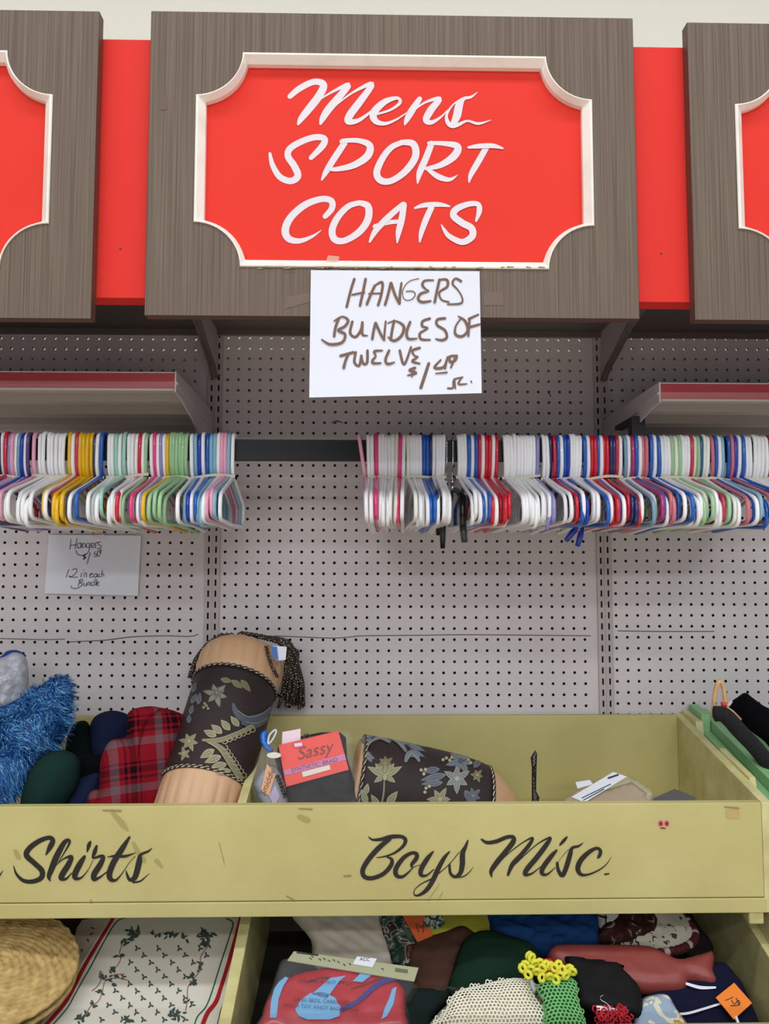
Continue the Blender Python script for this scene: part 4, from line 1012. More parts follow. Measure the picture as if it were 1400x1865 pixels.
m=MB(); poly(m,[(514,1333),(547,1327),(547,1352),(513,1360)],pf,-.001); m.build('paper_slip',mat('pale_pink_paper',(236,212,222),.7),r,fixn=False)
m=MB(); m.tube([pf(x,y,.0) for x,y in crom([(554,1344),(553,1339),(560,1337),(564,1340),(562,1345)],4)],.0011,6); m.build('hang_hook',M_blackp,r)
mb=puff([(503,1356),(560,1340),(634,1330),(645,1375),(664,1440),(682,1500),(515,1500),(512,1440)],po-pn*.004,pn,.016,.012,R=.012,s=.008,nz=.003,nsc=50,k=3); mb.build('clear_wrap',M_clear,r,smooth=True)

# smaller package at the left with orange label
po=P(500,1420,-.325); pn=(face(500,1420,-.325)+V((.15,0,.1))).normalized(); pf=planefn(po,pn)
r=root('hair_package',po-V((0,0,.08)),'smaller clear packet with orange and lilac label leaning on the divider','package')
mb=puff([(462,1425),(485,1395),(505,1400),(522,1440),(526,1500),(495,1500),(474,1460)],po,pn,.006,.006,R=.01,s=.007,k=3); mb.build('hair',mat('silvery_packet',(120,126,134),.35,bump=.6,bscale=120),r,smooth=True)
m=MB(); poly(m,[(485,1392),(500,1410),(489,1450),(474,1440)],pf,.0075); c_=m.build('label',mat('orange_label',(222,160,106),.5),r,fixn=False)
m=MB(); poly(m,[(489,1450),(500,1430),(508,1450),(498,1470)],pf,.0078); m.build('label_corner',mat('lilac_label',(178,158,190),.5),c_,fixn=False)
ex=(pf(492,1412)-pf(479,1444)).normalized(); ey=pn.cross(ex)
text_mesh('Smiddle',.016,pf(486,1426),ex,ey,pn,'print',mat('dark_print',(90,50,36),.5),c_,lift=.0082,shear=.3)
bead_strand([pf(503,1412,.008),pf(508,1425,.009),pf(514,1440,.009),pf(519,1452,.008)],r,.0045)
mb=puff([(470,1375),(488,1352),(505,1360),(512,1400),(530,1500),(495,1500),(470,1468),(458,1430)],po,pn,.012,.01,R=.012,s=.008,nz=.002,k=3); mb.build('clear_wrap',M_clear,r,smooth=True)
m=MB(); m.tube([pf(x,y,.004) for x,y in crom([(487,1355),(490,1340),(500,1330),(502,1335),(494,1350),(487,1356)],4)],.002,6); m.build('white_tie',mat('pale_tie',(200,212,222),.3),r,smooth=True)
mb=puff([(475,1335),(486,1330),(487,1352),(497,1366),(494,1372),(480,1362),(474,1348)],po+pn*.0,pn,.003,.003,R=.004,s=.004,k=3); mb.build('blue_cap',mat('blue_tag_plastic',(24,100,200),.3),r,smooth=True)
m=MB(); m.add([pf(497+13*math.cos(t*.393),1377+5.5*math.sin(t*.393),.0125) for t in range(16)],[tuple(range(16))]); m.build('oval_sticker',mat('pale_oval_sticker',(212,212,198),.5),r,fixn=False)

# small black upright clip, clear bags, grey tile
r_=MB(); o=P(972,1420,-.21); n_=face(972,1420,-.21)
mb=puff([(966,1380),(974,1366),(978,1372),(977,1394),(976,1440),(982,1452),(980,1464),(980,1500),(968,1500),(968,1440),(968,1396)],o,n_,.002,.002,R=.004,s=.004,smooth_out=False)
tag(mb.build('plastic_clip',M_blackp),'thin black plastic strip standing up in the Boys Misc. compartment','strip')
po=P(1095,1440,-.20); pn=(face(1095,1440,-.2)*.8+V((-.1,0,.5))).normalized(); pf=planefn(po,pn)
r=root('plastic_packet',po-V((0,0,.03)),'clear plastic packet with white paper label lying in the Boys Misc. compartment','packet')
mb=puff([(1026,1466),(1036,1448),(1120,1409),(1186,1438),(1184,1468),(1140,1500),(1040,1500)],po,pn,.005,.004,R=.010,s=.008,nz=.0008,k=3); mb.build('clear_wrap',mat('clear_film_dense',(216,208,194),.12,alpha=.2,spec=.6),r,smooth=True)
mb=puff([(1050,1470),(1078,1446),(1150,1424),(1178,1445),(1176,1475),(1060,1490)],po-pn*.002,pn,.0015,.0015,R=.01,s=.01,k=3,smooth_out=False); mb.build('contents',mat('tan_contents',(168,144,112),.6),r,smooth=True)
m=MB(); poly(m,[(1041,1454),(1117,1408.5),(1142,1417),(1065,1464)],pf,.006); lb=m.build('paper_label',M_paper,r,fixn=False)
m=MB(); strokes(m,[[(1060,1456),(1112,1431)],[(1063,1460),(1100,1440)],[(1108,1420,3),(1126,1414,3)]],lambda x,y,l:pf(x,y,.0062+l),w0=1.6); m.build('print',M_pen,lb,fixn=False)
m=MB(); poly(m,[(1048,1426),(1074,1422),(1080,1430),(1052,1438)],pf,.004); m.build('paper_tab',M_paper,r,fixn=False)
po=P(1215,1458,-.22); pn=(face(1215,1458,-.22)*.6+V((.0,0,.6))).normalized()
mb=puff([(1170,1464),(1228,1438),(1265,1453),(1262,1470),(1180,1480)],po,pn,.0025,.0025,flat=True,smooth_out=False,s=.02)
tag(mb.build('slate_tile',mat('grey_slate',(84,82,84),.6,bump=.3)),'dark grey flat square piece at the right of the Boys Misc. compartment','tile')

# ---------------------------------------------------------------- coat with wooden hanger on green bin
r=root('wooden_hanger',P(1330,1260,-.14),'light wooden looped hanger holding the black coat over the green bin','hanger')
wood=mat('light_wood',(216,180,128),.4,col2=(200,156,104),cscale=60)
m=MB(); m.tube([P(x,y,-.24) for x,y in crom([(1298,1306),(1300,1280),(1303,1256),(1309,1241),(1315,1246),(1319,1264),(1320,1285)],4)],.0045,10); m.tube([P(x,y,-.24) for x,y in ((1320,1287),(1334,1297),(1348,1311))],.0035,8)
m.build('wood_loop',wood,r,smooth=True)
m=MB(); m.tube([P(1317,1279,-.244),P(1318,1288,-.244)],.0055,10); m.build('red_band',mat('red_band_plastic',(204,52,36),.4),r,smooth=True)
m=MB(); c=P(1328,1282,-.23); m.add([c+V((.0075*math.cos(t*.524)*.8,0,.0065*math.sin(t*.524)))+V((.003*math.sin(t*.524),0,.003*math.cos(t*.524))) for t in range(12)],[tuple(range(12))]); m.build('button',mat('pearl_button',(216,196,190),.3),r,fixn=False)
M_velvet=mat('black_velvet',(9,9,13),.95,spec=.1,bump=.5,bscale=80)
ob=soft('black_coat',M_velvet,[(1325,1290),(1345,1268),(1358,1262),(1372,1272),(1400,1290),(1450,1300),(1470,1400),(1440,1430),(1400,1360),(1365,1330)],P(1390,1320,-.17),face(1390,1320,-.17),.03,'black coat heaped over the green bin at the right edge','coat',nz=.012,nsc=22)
m=MB(); m.tube([P(x,y,Y) for x,y,Y in crom([(1298,1300,-.26),(1320,1303,-.265),(1345,1330,-.27),(1372,1358,-.275),(1400,1392,-.28),(1440,1440,-.29)],6)],[.009]+[.0155]*29+[.016],14); m.build('sleeve',mat('black_knit_flecked',(16,16,18),.9,bump=1,bscale=600,col2=(60,60,66),cscale=500,thr=(.58,.75)),ob,smooth=True)

# ================================================================= CONTENTS, lower bin
def LP(L): return V((0,-.5,.705+L)), V((0,-.2,1)).normalized()
# straw placemats : two round woven discs
M_straw=mat('woven_straw',(200,172,112),.7,col2=(172,140,84),cscale=60)
def straw_disc(cx,cy,rxp,Y,lift,label):
    o=P(cx,cy,Y); n=(face(cx,cy,Y)*.3+V((.06,0,.94))).normalized(); o=o+n*lift
    e=(V((1,0,0))-n*n.x).normalized(); f=n.cross(e)
    R=rxp/ (F/(Y+D)); m=MB(); vs=[];fs=[]; NR,NT=56,260
    for i in range(NR+1):
        rr=R*(i+.2)/NR
        for k in range(NT):
            a=2*math.pi*k/NT; ring=i/NR*R/.0075
            h=.0012*math.sin(ring*2*math.pi)+.0018*math.sin(a*round(max(8,rr/.0042))+math.pi*(int(ring)%2))
            vs.append(o+e*rr*math.cos(a)+f*rr*math.sin(a)+n*(h+.004*(1-(i/NR)**2)))
    for i in range(NR):
        for k in range(NT): k2=(k+1)%NT; fs.append((i*NT+k,i*NT+k2,(i+1)*NT+k2,(i+1)*NT+k))
    b=len(vs)
    for k in range(NT): a=2*math.pi*k/NT; vs.append(o+e*R*math.cos(a)+f*R*math.sin(a)-n*.006)
    for k in range(NT): k2=(k+1)%NT; fs.append((NR*NT+k,NR*NT+k2,b+k2,b+k))
    fs.append(tuple(b+k for k in range(NT)))
    m.add(vs,fs); ob=m.build('straw_placemat',M_straw,smooth=True); tag(ob,label,'placemat','round woven straw placemats')
    return ob
straw_disc(-22,1766,148,-.42,.010,'round woven straw placemat on top at the left edge of the lower bin')
straw_disc(-24,1768,150,-.42,-.003,'round woven straw placemat underneath at the left edge, only its rim showing')

# holly placemats
def sheet(outline,lift,label,name,m_,L=0,bend=0):
    o,n=LP(L); mb=puff(outline,o,n,.0008,.0008,flat=True,smooth_out=False,s=.03)
    return mb.build(name,m_,label if False else None),planefn(o,n)
M_vinyl=mat('white_vinyl',(226,222,210),.35)
ob,pf=sheet([(150,1676),(205,1668),(440,1668),(395,1880),(60,1880),(128,1740),(140,1690)],0,'','holly_placemat',mat('aged_white_vinyl',(206,196,184),.4),L=.014); tag(ob,'rectangular holly placemat lying underneath, its upper left corner peeking out','placemat','holly patterned placemats')
m=MB(); 
for (x,y,a) in ((165,1690,20),(158,1710,60),(150,1728,100),(170,1700,150)): leaf(m,x,y,9,4,a,lambda a_,b_,l:pf(a_,b_,.001+l))
m.build('holly_print',mat('faded_print',(120,96,92),.6),ob,fixn=False)
ob,pf=sheet([(212,1664),(448,1664),(436,1720),(415,1800),(400,1843),(391,1880),(66,1880),(84,1850),(112,1815),(140,1768),(170,1720),(196,1680)],0,'','holly_placemat',M_vinyl,L=.020)
tag(ob,'white holly placemat with red and green border lines, on top','placemat','holly patterned placemats')
pl=lambda x,y,l:pf(x,y,.0009+l)
for st_ in ([(212,1664,6),(197,1688,6),(170,1733,6.5),(150,1768,7),(128,1812,7),(112,1836,7),(82,1870,7)],[(440,1664,7),(434,1690,7),(418,1748,7),(402,1800,7),(393,1826,8),(378,1846,8),(368,1870,8)]):
    m=MB(); strokes(m,[st_],pl); m.build('red_border',mat('red_border_ink',(176,34,42),.4),ob,fixn=False)
for st_ in ([(232,1672,2),(212,1680,2.4),(190,1715,2.4),(165,1762,2.4),(150,1788,2.4),(135,1815,2.4),(122,1838,2.4),(96,1868,2.4)],[(412,1674,2.2),(424,1682,2.4),(418,1706,2.4),(402,1755,2.4),(385,1810,2.4),(374,1836,2.4),(360,1852,2.4),(354,1868,2.4)]):
    m=MB(); strokes(m,[st_],pl); m.build('green_border',mat('green_border_ink',(44,98,74),.4),ob,fixn=False)
m=MB(); random.seed(9)
def sprig(x,y,s=7):
    for a in (10,130,250): leaf(m,x,y,s,s*.5,a+random.uniform(-20,20),pl,0)
for row in range(11):
    yy=1728+row*13; 
    for c in range(7):
        xx=250+c*38-row*6.5+(18 if row%2 else 0)
        lim=412-(yy-1690)*.27
        lo=236-(yy-1690)*.55
        if lo<xx<lim-22: sprig(xx,yy)
for (cx,cy,nn,sp) in ((240,1702,34,17),(228,1715,10,10),(280,1704,8,8),(312,1703,14,10),(335,1708,8,6),(375,1702,30,15),(372,1722,16,9),(205,1766,12,10),(190,1782,12,9),(183,1808,8,6),(170,1832,7,5),(145,1856,14,9),(320,1850,22,14),(235,1860,12,10),(350,1780,6,5),(352,1790,6,4),(364,1758,5,4),(341,1826,5,5),(218,1742,5,4),(160,1850,6,6)):
    for i in range(nn):
        a=random.uniform(0,360); d=random.uniform(0,sp); leaf(m,cx+d*math.cos(a),cy+d*.6*math.sin(a),random.uniform(6,11),random.uniform(3,5),random.uniform(0,360),pl,0,None,.0003+.00002*i)
for (cx,cy) in ((207,1777),(203,1793)): 
    leaf(m,cx,cy,11,7,20,pl,0)
m.build('holly_print',mat('holly_green_print',(66,84,78),.5),ob,fixn=False)
m=MB()
strokes(m,[[(222,1722,1.2),(218,1735,1.2),(219,1750,1.2),(212,1762,1.2)],[(378,1725,1.2),(365,1745,1.4),(366,1765,1.2),(352,1785,1.2),(342,1800,1.4),(341,1822,1.4),(338,1842,1)],[(190,1780,1.6),(182,1770,1.8),(184,1785,1.6),(178,1797,1.4),(168,1806,1)],[(195,1785,1.4),(215,1783,1),(232,1787,1)],[(190,1790,1.5),(185,1812,1.4),(178,1826,1.2),(165,1834,1.2),(155,1852,1.2)],[(205,1778,1.2),(215,1776,1.2),(226,1776,1)]],pl)
m.build('ribbon_print',mat('dusky_ribbon_print',(150,96,104),.5),ob,fixn=False)

cream=mat('quilted_cream_cotton',(206,196,178),.9,spec=.15)
def item(name,m_,out,L,T,label,cat,**k):
    o,n=LP(L); n=(n+V((0,-.35,0))).normalized(); cx=sum(p[0] for p in out)/len(out); cy=sum(p[1] for p in out)/len(out)
    c=onplane(cx,cy,*LP(L)); 
    return soft(name,m_,out,c,n,T,label,cat,**k)
item('quilted_cloth',cream,[(535,1655),(700,1655),(702,1700),(716,1760),(650,1775),(575,1762),(566,1712)],.02,.02,'cream quilted cloth with diagonal ridges at the back of the lower bin','cloth',R=.02,nz=.003,ridge=lambda x,y:.0022*abs(math.sin((x*.9+y*1.3)*95)))
item('brown_cloth',mat('brown_knit',(84,58,48),.95,spec=.1,bump=.5),[(745,1730),(800,1700),(850,1690),(880,1740),(850,1830),(760,1815)],.02,.03,'brown cloth lump behind the bag header card','cloth',nz=.006)
item('holiday_cloth',print_mat('holiday_print',[(0,(34,54,44)),(.44,(78,96,84)),(.52,(170,166,154)),(.56,(66,46,42)),(.66,(140,66,48))],38),[(688,1655),(742,1655),(768,1700),(785,1730),(752,1758),(715,1752),(696,1700)],.035,.012,'green printed holiday cloth beside the quilted cloth','cloth',R=.02)
lg=item('yellow_green_cloth',mat('olive_yellow_cloth',(160,156,58),.9,spec=.1,bump=.4,col2=(186,180,48),cscale=8),[(730,1655),(905,1655),(900,1690),(880,1708),(830,1718),(770,1732),(750,1700)],.04,.018,'olive yellow cloth with a small printed picture under the orange tag','cloth',nz=.004)
def onitem(L,lift): 
    o,n=LP(L); n2=(n+V((0,-.35,0))).normalized()
    return o,n2
c=onplane(815,1690,*LP(.04)); n2=(LP(0)[1]+V((0,-.35,0))).normalized(); pf=planefn(c+n2*.022,n2)
mb=puff([(733,1668),(772,1664),(788,1704),(760,1716)],c+n2*.021,n2,.0005,.0005,flat=True,smooth_out=False,s=.05)
tg=mb.build('price_tag',mat('orange_card',(240,112,60),.6)); tag(tg,'orange price tag tucked under the upper bin, on the yellow cloth','price tag','orange price tags')
m=MB(); strokes(m,[[(757,1682,1.4),(762,1698,1.4)],[(762,1683),(766,1690),(772,1684),(770,1698)]],lambda x,y,l:pf(x,y,l),w0=1.3); m.build('handwriting',M_pen,tg,fixn=False)
m=MB(); m.add([pf(790+20*math.cos(t*.393),1678+14*math.sin(t*.393),0) for t in range(16)],[tuple(range(16))]); m.build('printed_picture',print_mat('picture_print',[(0,(40,92,66)),(.48,(220,216,206)),(.56,(120,104,84)),(.62,(40,92,66))],90),lg,fixn=False)
item('green_felt',mat('forest_green_felt',(24,48,34),.95,spec=.1,bump=.4,bscale=500),[(815,1830),(826,1760),(846,1712),(885,1698),(935,1710),(975,1728),(985,1760),(960,1800),(900,1825)],.045,.035,'dark green felt cloth heaped in the middle of the lower bin','cloth',nz=.006,nsc=18)
item('cable_knit',mat('blue_wool',(28,62,110),.95,spec=.1,bump=.6,bscale=300),[(896,1655),(1078,1655),(1090,1690),(1084,1732),(1020,1742),(940,1738),(905,1712)],.04,.022,'dark blue cable knit folded under the bin edge','knitwear',R=.02,ridge=lambda x,y:.007*abs(math.sin(x*75+1.2*math.sin(y*160)))+.003*math.sin(y*170+x*60))
item('stuffed_ball',mat('cream_cloth',(206,198,184),.9,spec=.1),[(1083,1655),(1130,1655),(1136,1672),(1124,1690),(1100,1694),(1086,1680)],.055,.02,'cream cloth lump bearing a dark letter L under the bin edge','cloth')
c=onplane(1110,1674,*LP(.055)); pf=planefn(c+n2*.0215,n2)
m=MB(); strokes(m,[[(1090,1668,3),(1104,1672,3.4)],[(1103,1667,2.4),(1103,1684,2.4)]],lambda x,y,l:pf(x,y,l)); lo=m.build('letter_print',M_black,bpy.data.objects['stuffed_ball'],fixn=False)
fl_=item('floral_cushion',print_mat('floral_patch',[(0,(200,194,176)),(.61,(64,60,54)),(.70,(96,30,34))],75),[(1090,1710),(1110,1680),(1150,1655),(1225,1655),(1262,1690),(1266,1714),(1245,1732),(1190,1738),(1110,1730)],.035,.022,'cream floral print cushion with a dark red ruffled edge','cushion',R=.03)
c=onplane(1175,1695,*LP(.035))
mb=puff([(1085,1712),(1110,1672),(1165,1660),(1195,1672),(1198,1700),(1175,1716),(1120,1724)],c+n2*.012,n2,.02,.01,R=.02,s=.006,nz=.004,nsc=70); mb.build('dark_floral_patch',print_mat('dark_floral',[(0,(50,22,22)),(.5,(84,24,28)),(.55,(44,52,34)),(.62,(150,140,120))],60),fl_,smooth=True)
m=MB(); pts=crom([(1190,1738),(1236,1730),(1262,1712),(1258,1690),(1240,1670),(1228,1658)],10); pf=planefn(c+n2*.01,n2)
for i,(x,y) in enumerate(pts): m.ball(pf(x+2,y+1,.004*(i%2)),.008,mi=i%2 if i%5==0 else 0)
m.build('ruffle',[mat('dark_red_ruffle',(80,18,26),.8),mat('pale_dots',(190,170,160),.8)],fl_,smooth=True)
item('dark_cloth',mat('blackish_cloth',(30,26,28),.95,spec=.1),[(1215,1655),(1250,1655),(1275,1690),(1298,1722),(1290,1745),(1250,1740),(1240,1700)],.03,.015,'blackish cloth against the right side of the lower bin','cloth')
item('red_cloth',mat('red_orange_cloth',(214,52,34),.85),[(972,1752),(1005,1746),(1040,1750),(1045,1775),(1000,1780)],.055,.012,'red and orange cloth scrap above the yellow crochet','cloth',R=.01)
# hot water bottle
hw_=item('hot_water_bottle',mat('pink_rubber',(142,64,58),.45,bump=.2,bscale=30),[(996,1745),(1004,1730),(1020,1726),(1100,1726),(1175,1728),(1205,1740),(1232,1752),(1262,1746),(1296,1736),(1300,1752),(1299,1775),(1306,1796),(1288,1799),(1256,1792),(1248,1806),(1215,1812),(1160,1808),(1090,1790),(1020,1768)],.058,.024,'dusty pink rubber hot water bottle lying across the pile','hot water bottle',Tb=.015,R=.022,nz=.001,s=.005)
item('navy_shirt',mat('navy_cloth',(22,24,48),.9,spec=.1,bump=.3),[(1180,1800),(1240,1775),(1310,1752),(1340,1776),(1356,1800),(1384,1868),(1382,1885),(1200,1885),(1180,1840)],.035,.018,'navy blue garment with white piping at the right of the lower bin','shirt',nz=.004)
c=onplane(1280,1818,*LP(.035)); pf=planefn(c+n2*.021,n2)
m=MB(); strokes(m,[[(1222,1847,4),(1250,1846,4.5),(1280,1838,4.5),(1312,1828,4)],[(1250,1792,5),(1275,1799,6),(1302,1799,4)]],lambda x,y,l:pf(x,y,l)); m.build('white_piping',M_paper,bpy.data.objects['navy_shirt'],fixn=False)
mb=puff([(1303,1817),(1336.5,1790),(1369,1827),(1336,1857)],c+n2*.03,n2,.0005,.0005,flat=True,smooth_out=False,s=.05); tg=mb.build('price_tag',mat('orange_card_bright',(244,132,36),.6)); tag(tg,'diamond-turned orange price tag on the navy garment, lower right corner','price tag','orange price tags')
pf=planefn(c+n2*.0306,n2)
m=MB(); strokes(m,[[(1321,1822),(1329,1819),(1334,1816)],[(1332,1822),(1337,1829),(1344,1822)],[(1340,1818),(1346,1832)],[(1344,1822),(1347,1828),(1340,1832),(1330,1832)]],lambda x,y,l:pf(x,y,l),w0=1.3); m.build('handwriting',M_pen,tg,fixn=False)
m=MB(); m.tube([c+n2*.03+(pf(1336,1857)-pf(1336,1850))*.5+V((0,0,0)) if False else pf(1340,1852),pf(1345,1866)],.0025,6); m.build('string',M_paper,tg)
# printed box
item('printed_cloth',print_mat('pale_blue_print',[(0,(150,168,190)),(.5,(214,208,186)),(.60,(184,140,80)),(.68,(150,168,190))],28),[(1166,1825),(1190,1812),(1214,1812),(1232,1838),(1256,1885),(1160,1885)],.066,.008,'pale blue and cream printed cloth in front of the hot water bottle','cloth',R=.012)
# black pouch
item('black_pouch',mat('black_nylon',(11,11,13),.75,spec=.25,bump=.3),[(1028,1744),(1050,1744),(1130,1756),(1136,1768),(1164,1798),(1170,1848),(1150,1852),(1062,1836),(1044,1800),(1036,1770)],.085,.014,'black nylon pouch on top of the hot water bottle','pouch',R=.02,nz=.003)
c=onplane(1100,1798,*LP(.085)); pf=planefn(c+n2*.016,n2)
m=MB(); poly(m,[(1086,1831),(1123,1837),(1126,1843),(1087,1840)],pf,0); m.build('silver_tag',M_paper,bpy.data.objects['black_pouch'],fixn=False)
m=MB(); m.tube([pf(x,y,.006) for x,y in crom([(1098,1817),(1092,1820),(1094,1826),(1104,1832),(1112,1842),(1114,1848)],4)],.0007,6); m.build('wire_hook',M_chrome,bpy.data.objects['black_pouch'],smooth=True)
# red crochet yarn
m=MB(); random.seed(4); c=onplane(1118,1862,*LP(.07))
for i in range(90):
    p=c+V((random.uniform(-.028,.024),random.uniform(-.02,.02),random.uniform(-.005,.018))); a=random.uniform(0,3)
    m.tube([p+V((.004*math.cos(t+a),.003*math.sin(t*1.3),.004*math.sin(t+a))) for t in (0,1,2,3,4,5)],.0014,5)
tag(m.build('crochet_yarn',mat('red_yarn',(190,34,48),.9),smooth=True),'curly red crochet yarn at the bottom edge under the black pouch','yarn')
# crochet lace with holes
def lace(outline,o,n,name,label,cat,m_,cell=.0052,parent=None,bulge=.02):
    """real open mesh of loops over a domed patch"""
    n=V(n).normalized(); q=crom(outline,4,True); w=[onplane(x,y,o,n)-o for x,y in q]
    e1=(V((1,0,0))-n*n.x).normalized(); e2=n.cross(e1); pts=[(p.dot(e1),p.dot(e2)) for p in w]
    xs=[p[0] for p in pts]; ys=[p[1] for p in pts]; m=MB(); j=0; y=min(ys)
    Rr=min(max(xs)-min(xs),max(ys)-min(ys))*.5
    def pos3(x,y):
        d=edist((x,y),pts); h=math.sqrt(max(0,1-(1-min(d/Rr,1))**2)); return o+e1*x+e2*y+n*(h*bulge+.003*noise.noise(V((x*40,y*40,2))))
    while y<max(ys):
        x=min(xs)+(cell/2 if j%2 else 0)
        while x<max(xs):
            if inside((x,y),pts):
                big=noise.noise(V((x*60,y*60,5)))>.25
                rr=cell*(.60 if not big else .5)
                m.tube([pos3(x+rr*math.cos(t*math.pi/4),y+rr*math.sin(t*math.pi/4)) for t in range(8)],cell*.16,5,closed=True)
            x+=cell
        y+=cell*.87; j+=1
    m.tube([pos3(*p) for p in pts],cell*.3,6,closed=True)
    ob=m.build(name,m_,parent,smooth=True)
    if parent is None: tag(ob,label,cat)
    return ob
o_,_=LP(.07); c=onplane(900,1830,*LP(.075))
lc=lace([(798,1880),(812,1842),(832,1808),(880,1796),(930,1784),(968,1790),(990,1812),(1000,1842),(992,1885)],c,n2,'crochet_lace','white open crochet lace piece at the bottom of the lower bin','lace',mat('white_cotton_thread',(246,242,224),.9),cell=.0062)
mb=puff([(806,1885),(820,1845),(840,1816),(930,1796),(975,1800),(990,1840),(984,1885)],c-n2*.004,n2,.016,.01,R=.04,s=.01); mb.build('lining',mat('cream_lining',(206,196,172),.9),lc,smooth=True)
item('grey_cloth',mat('grey_green_cloth',(150,154,146),.9,spec=.1),[(770,1885),(800,1842),(836,1806),(790,1798),(838,1800),(826,1850),(806,1890)],.05,.006,'pale grey cloth strip between the bagged hood and the lace','cloth',R=.01,k=2)
item('dark_green_cloth',mat('black_green_cloth',(24,34,32),.9,spec=.1),[(735,1885),(738,1830),(752,1802),(800,1804),(822,1812),(790,1850),(772,1890)],.04,.012,'blackish green cloth beside the bagged hood','cloth',R=.015)
# yellow/green crocheted doily cone
r=root('crochet_cover',onplane(1015,1850,*LP(.06)),'green crochet cover with bright yellow scalloped top','crochet piece')
c=onplane(1015,1835,*LP(.085))
mb=puff([(982,1798),(1040,1785),(1048,1820),(1062,1885),(1002,1885),(992,1835)],c-n2*.004,n2,.012,.01,R=.02,s=.008); mb.build('lining',mat('dull_green_lining',(60,110,70),.9),r,smooth=True)
lace([(980,1796),(1042,1784),(1050,1820),(1066,1885),(998,1885),(990,1835)],c,n2,'green_crochet','', '',mat('green_thread',(118,190,116),.9),cell=.0068,parent=r,bulge=.014)
m=MB(); random.seed(8); pf=planefn(c,n2)
for (x,y,s_) in [(950,1775,5),(955,1768,6),(962,1752,5),(966,1760,6),(972,1768,7),(980,1765,7),(986,1775,8),(992,1768,7),(1000,1770,8),(1008,1776,8),(1015,1770,7),(1022,1778,8),(1030,1784,7),(1035,1776,6),(1040,1782,5),(965,1778,6),(975,1785,7),(985,1792,8),(998,1794,8),(1010,1796,8),(1018,1790,8),(1028,1792,6),(960,1788,5)]:
    p=pf(x,y,.018+random.uniform(-.003,.004)); a=random.uniform(0,6)
    m.tube([p+V((.0052*math.cos(t*.785),.003*math.sin(t*.785+a),.0052*math.sin(t*.785))) for t in range(8)],.0032,6,closed=True)
m.build('yellow_scallops',mat('yellow_thread',(226,224,66),.85),r,smooth=True)
mb=puff([(962,1790),(970,1782),(980,1810),(990,1824),(984,1828),(972,1810)],c+n2*.02,n2,.001,.001,R=.004,s=.005,k=2); mb.build('fabric_tag',mat('grey_fabric_tag',(160,168,160),.7),r,smooth=True)

# bagged hood with header card
c=onplane(610,1810,*LP(.06)); pf=planefn(c,n2)
r=root('bagged_toy',c-V((0,0,.02)),'red and light blue soft item in a clear bag with a pale green header card','bagged item')
mb=puff([(478,1850),(492,1812),(525,1782),(580,1766),(650,1764),(705,1778),(735,1800),(738,1840),(722,1890),(484,1890)],c,n2,.014,.012,R=.02,s=.007,nz=.002); bd=mb.build('red_body',mat('red_vinyl',(176,18,40),.35,coat=.3),r,smooth=True)
m=MB()
pa=lambda x,y,l:pf(x,y,.0155+l)
for pts in ([(508,1800),(520,1790),(526,1792),(516,1808),(508,1830),(504,1865),(492,1865),(494,1835),(500,1812)],[(538,1850),(548,1832),(565,1820),(590,1818),(610,1828),(620,1845),(618,1862),(600,1868),(560,1868),(545,1862)],[(568,1822),(602,1792),(630,1788),(618,1798),(595,1830)],[(642,1798),(662,1778),(678,1776),(680,1784),(660,1800)],[(714,1812),(722,1808),(716,1840),(704,1862),(694,1868),(700,1848),(708,1830)]):
    poly(m,pts,pa)
m.build('light_blue_patch',mat('light_blue_vinyl',(112,172,218),.35),bd,fixn=False)
m=MB(); strokes(m,[[(622,1850,8),(650,1836,8),(680,1810,9),(705,1796,10),(734,1788,12)]],lambda x,y,l:pf(x,y,.0165+l)); m.build('dark_blue_strap',mat('dark_blue_vinyl',(48,44,126),.4),bd,fixn=False)
m=MB(); strokes(m,[[(560,1800,3),(590,1790,4),(625,1800,3)],[(500,1840,2),(515,1812,2)],[(640,1812,2),(700,1790,3)]],lambda x,y,l:pf(x,y,.0152+l)); m.build('dark_seam',mat('maroon_seam',(120,16,36),.4),bd,fixn=False)
ex=(pf(660,1845)-pf(560,1838)).normalized(); ey=n2.cross(ex)
if ey.z<0: ey=-ey
for k_,(t_,x,y) in enumerate((('THIS BAG IS NOT A TOY',592,1803),('CRIBS, BEDS, CARRIAGES',585,1838),('NOT A TOY. KNOT BAG BEFORE',585,1850))):
    text_mesh(t_,.0085,pf(x,y),ex,ey,n2,'warning_print',mat('faint_black_print',(44,40,60),.5,alpha=.75),r,lift=.021)
mb=puff([(536,1742),(748,1782),(742,1830),(728,1895),(476,1895),(476,1850),(495,1800)],c,n2,.019,.012,R=.015,s=.009,nz=.002,nsc=50,k=3); mb.build('clear_bag',M_clear,r,smooth=True)
mb=puff([(535,1733),(762,1763),(754,1788),(523,1750)],c+n2*.018,n2,.0008,.0008,flat=True,smooth_out=False,s=.04); hd=mb.build('header_card',mat('pale_green_card',(170,172,136),.6),r)
pf=planefn(c+n2*.0192,n2)
m=MB(); random.seed(2)
for i in range(16):
    x=560+i*9+random.uniform(-3,3); y=1742+i*1.6+random.uniform(-3,3)
    if 640<x<685: continue
    strokes(m,[[(x,y,.8),(x+3,y+1,1.6),(x+4,y+3.5,.8)]],lambda a_,b_,l:pf(a_,b_,l),mw=.8)
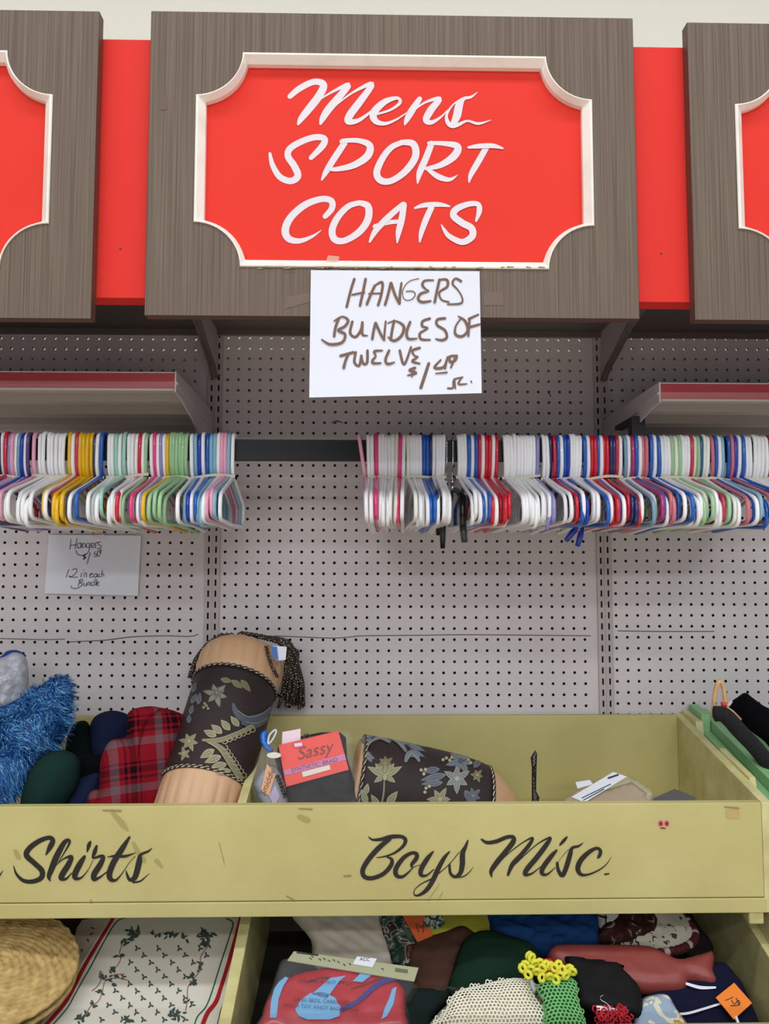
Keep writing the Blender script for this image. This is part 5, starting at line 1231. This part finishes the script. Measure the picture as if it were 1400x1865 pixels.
poly(m,[(540,1733.5),(580,1738.5),(579,1741),(540,1736)],pf,.0002)
for i in range(9): poly(m,[(720+i*2.6,1763+i*.35),(721.4+i*2.6,1763+i*.35),(720.6+i*2.6,1770+i*.35),(719.2+i*2.6,1770+i*.35)],pf,.0002)
m.build('card_print',mat('black_print',(30,34,30),.6),hd,fixn=False)
m=MB(); poly(m,[(650,1742),(686,1746),(678,1762),(642,1756)],pf,.0004); st=m.build('sticker',M_paper,hd,fixn=False)
text_mesh('ACC',.0085,pf(664,1748),ex,ey,n2,'print',M_pen,st,lift=.0012)

# ================================================================= LIGHT
w=bpy.data.worlds.new('World'); bpy.context.scene.world=w; w.use_nodes=True
w.node_tree.nodes['Background'].inputs[0].default_value=lin((226,236,255)); w.node_tree.nodes['Background'].inputs[1].default_value=.42
def area(name,loc,sx,sy,E,rot=(0,0,0),col=(1,.995,.98)):
    l=bpy.data.lights.new(name,'AREA'); l.shape='RECTANGLE'; l.size=sx; l.size_y=sy; l.energy=E; l.color=col
    o=bpy.data.objects.new(name,l); o.location=loc; o.rotation_euler=rot; C.objects.link(o)
area('ceiling_tube_near',(0,-1.35,3.5),4.5,.25,42)
area('ceiling_tube_middle',(0,-3.0,3.5),5,.3,45)
area('ceiling_tube_far',(0,-4.8,3.5),5,.3,110)
area('ceiling_tube_aisle',(0,-8,3.5),7,.4,400)
# ================================================================= CAMERA
cd=bpy.data.cameras.new('camera'); cam=bpy.data.objects.new('camera',cd); C.objects.link(cam)
cd.sensor_fit='VERTICAL'; cd.sensor_height=36; cd.lens=F/1865*36; cd.clip_start=.05
M=Matrix((rt,up,-fw)).transposed().to_4x4(); M.translation=CAM; cam.matrix_world=M
bpy.context.scene.camera=cam
for o in bpy.data.objects:
    if '_o' in o: del o['_o']
# parents: children store absolute coordinates minus the origin of their thing
s=bpy.context.scene; s.view_settings.view_transform='Standard'; s.view_settings.look='None'; s.view_settings.exposure=-.2; s.view_settings.use_curve_mapping=False; s.view_settings.gamma=1
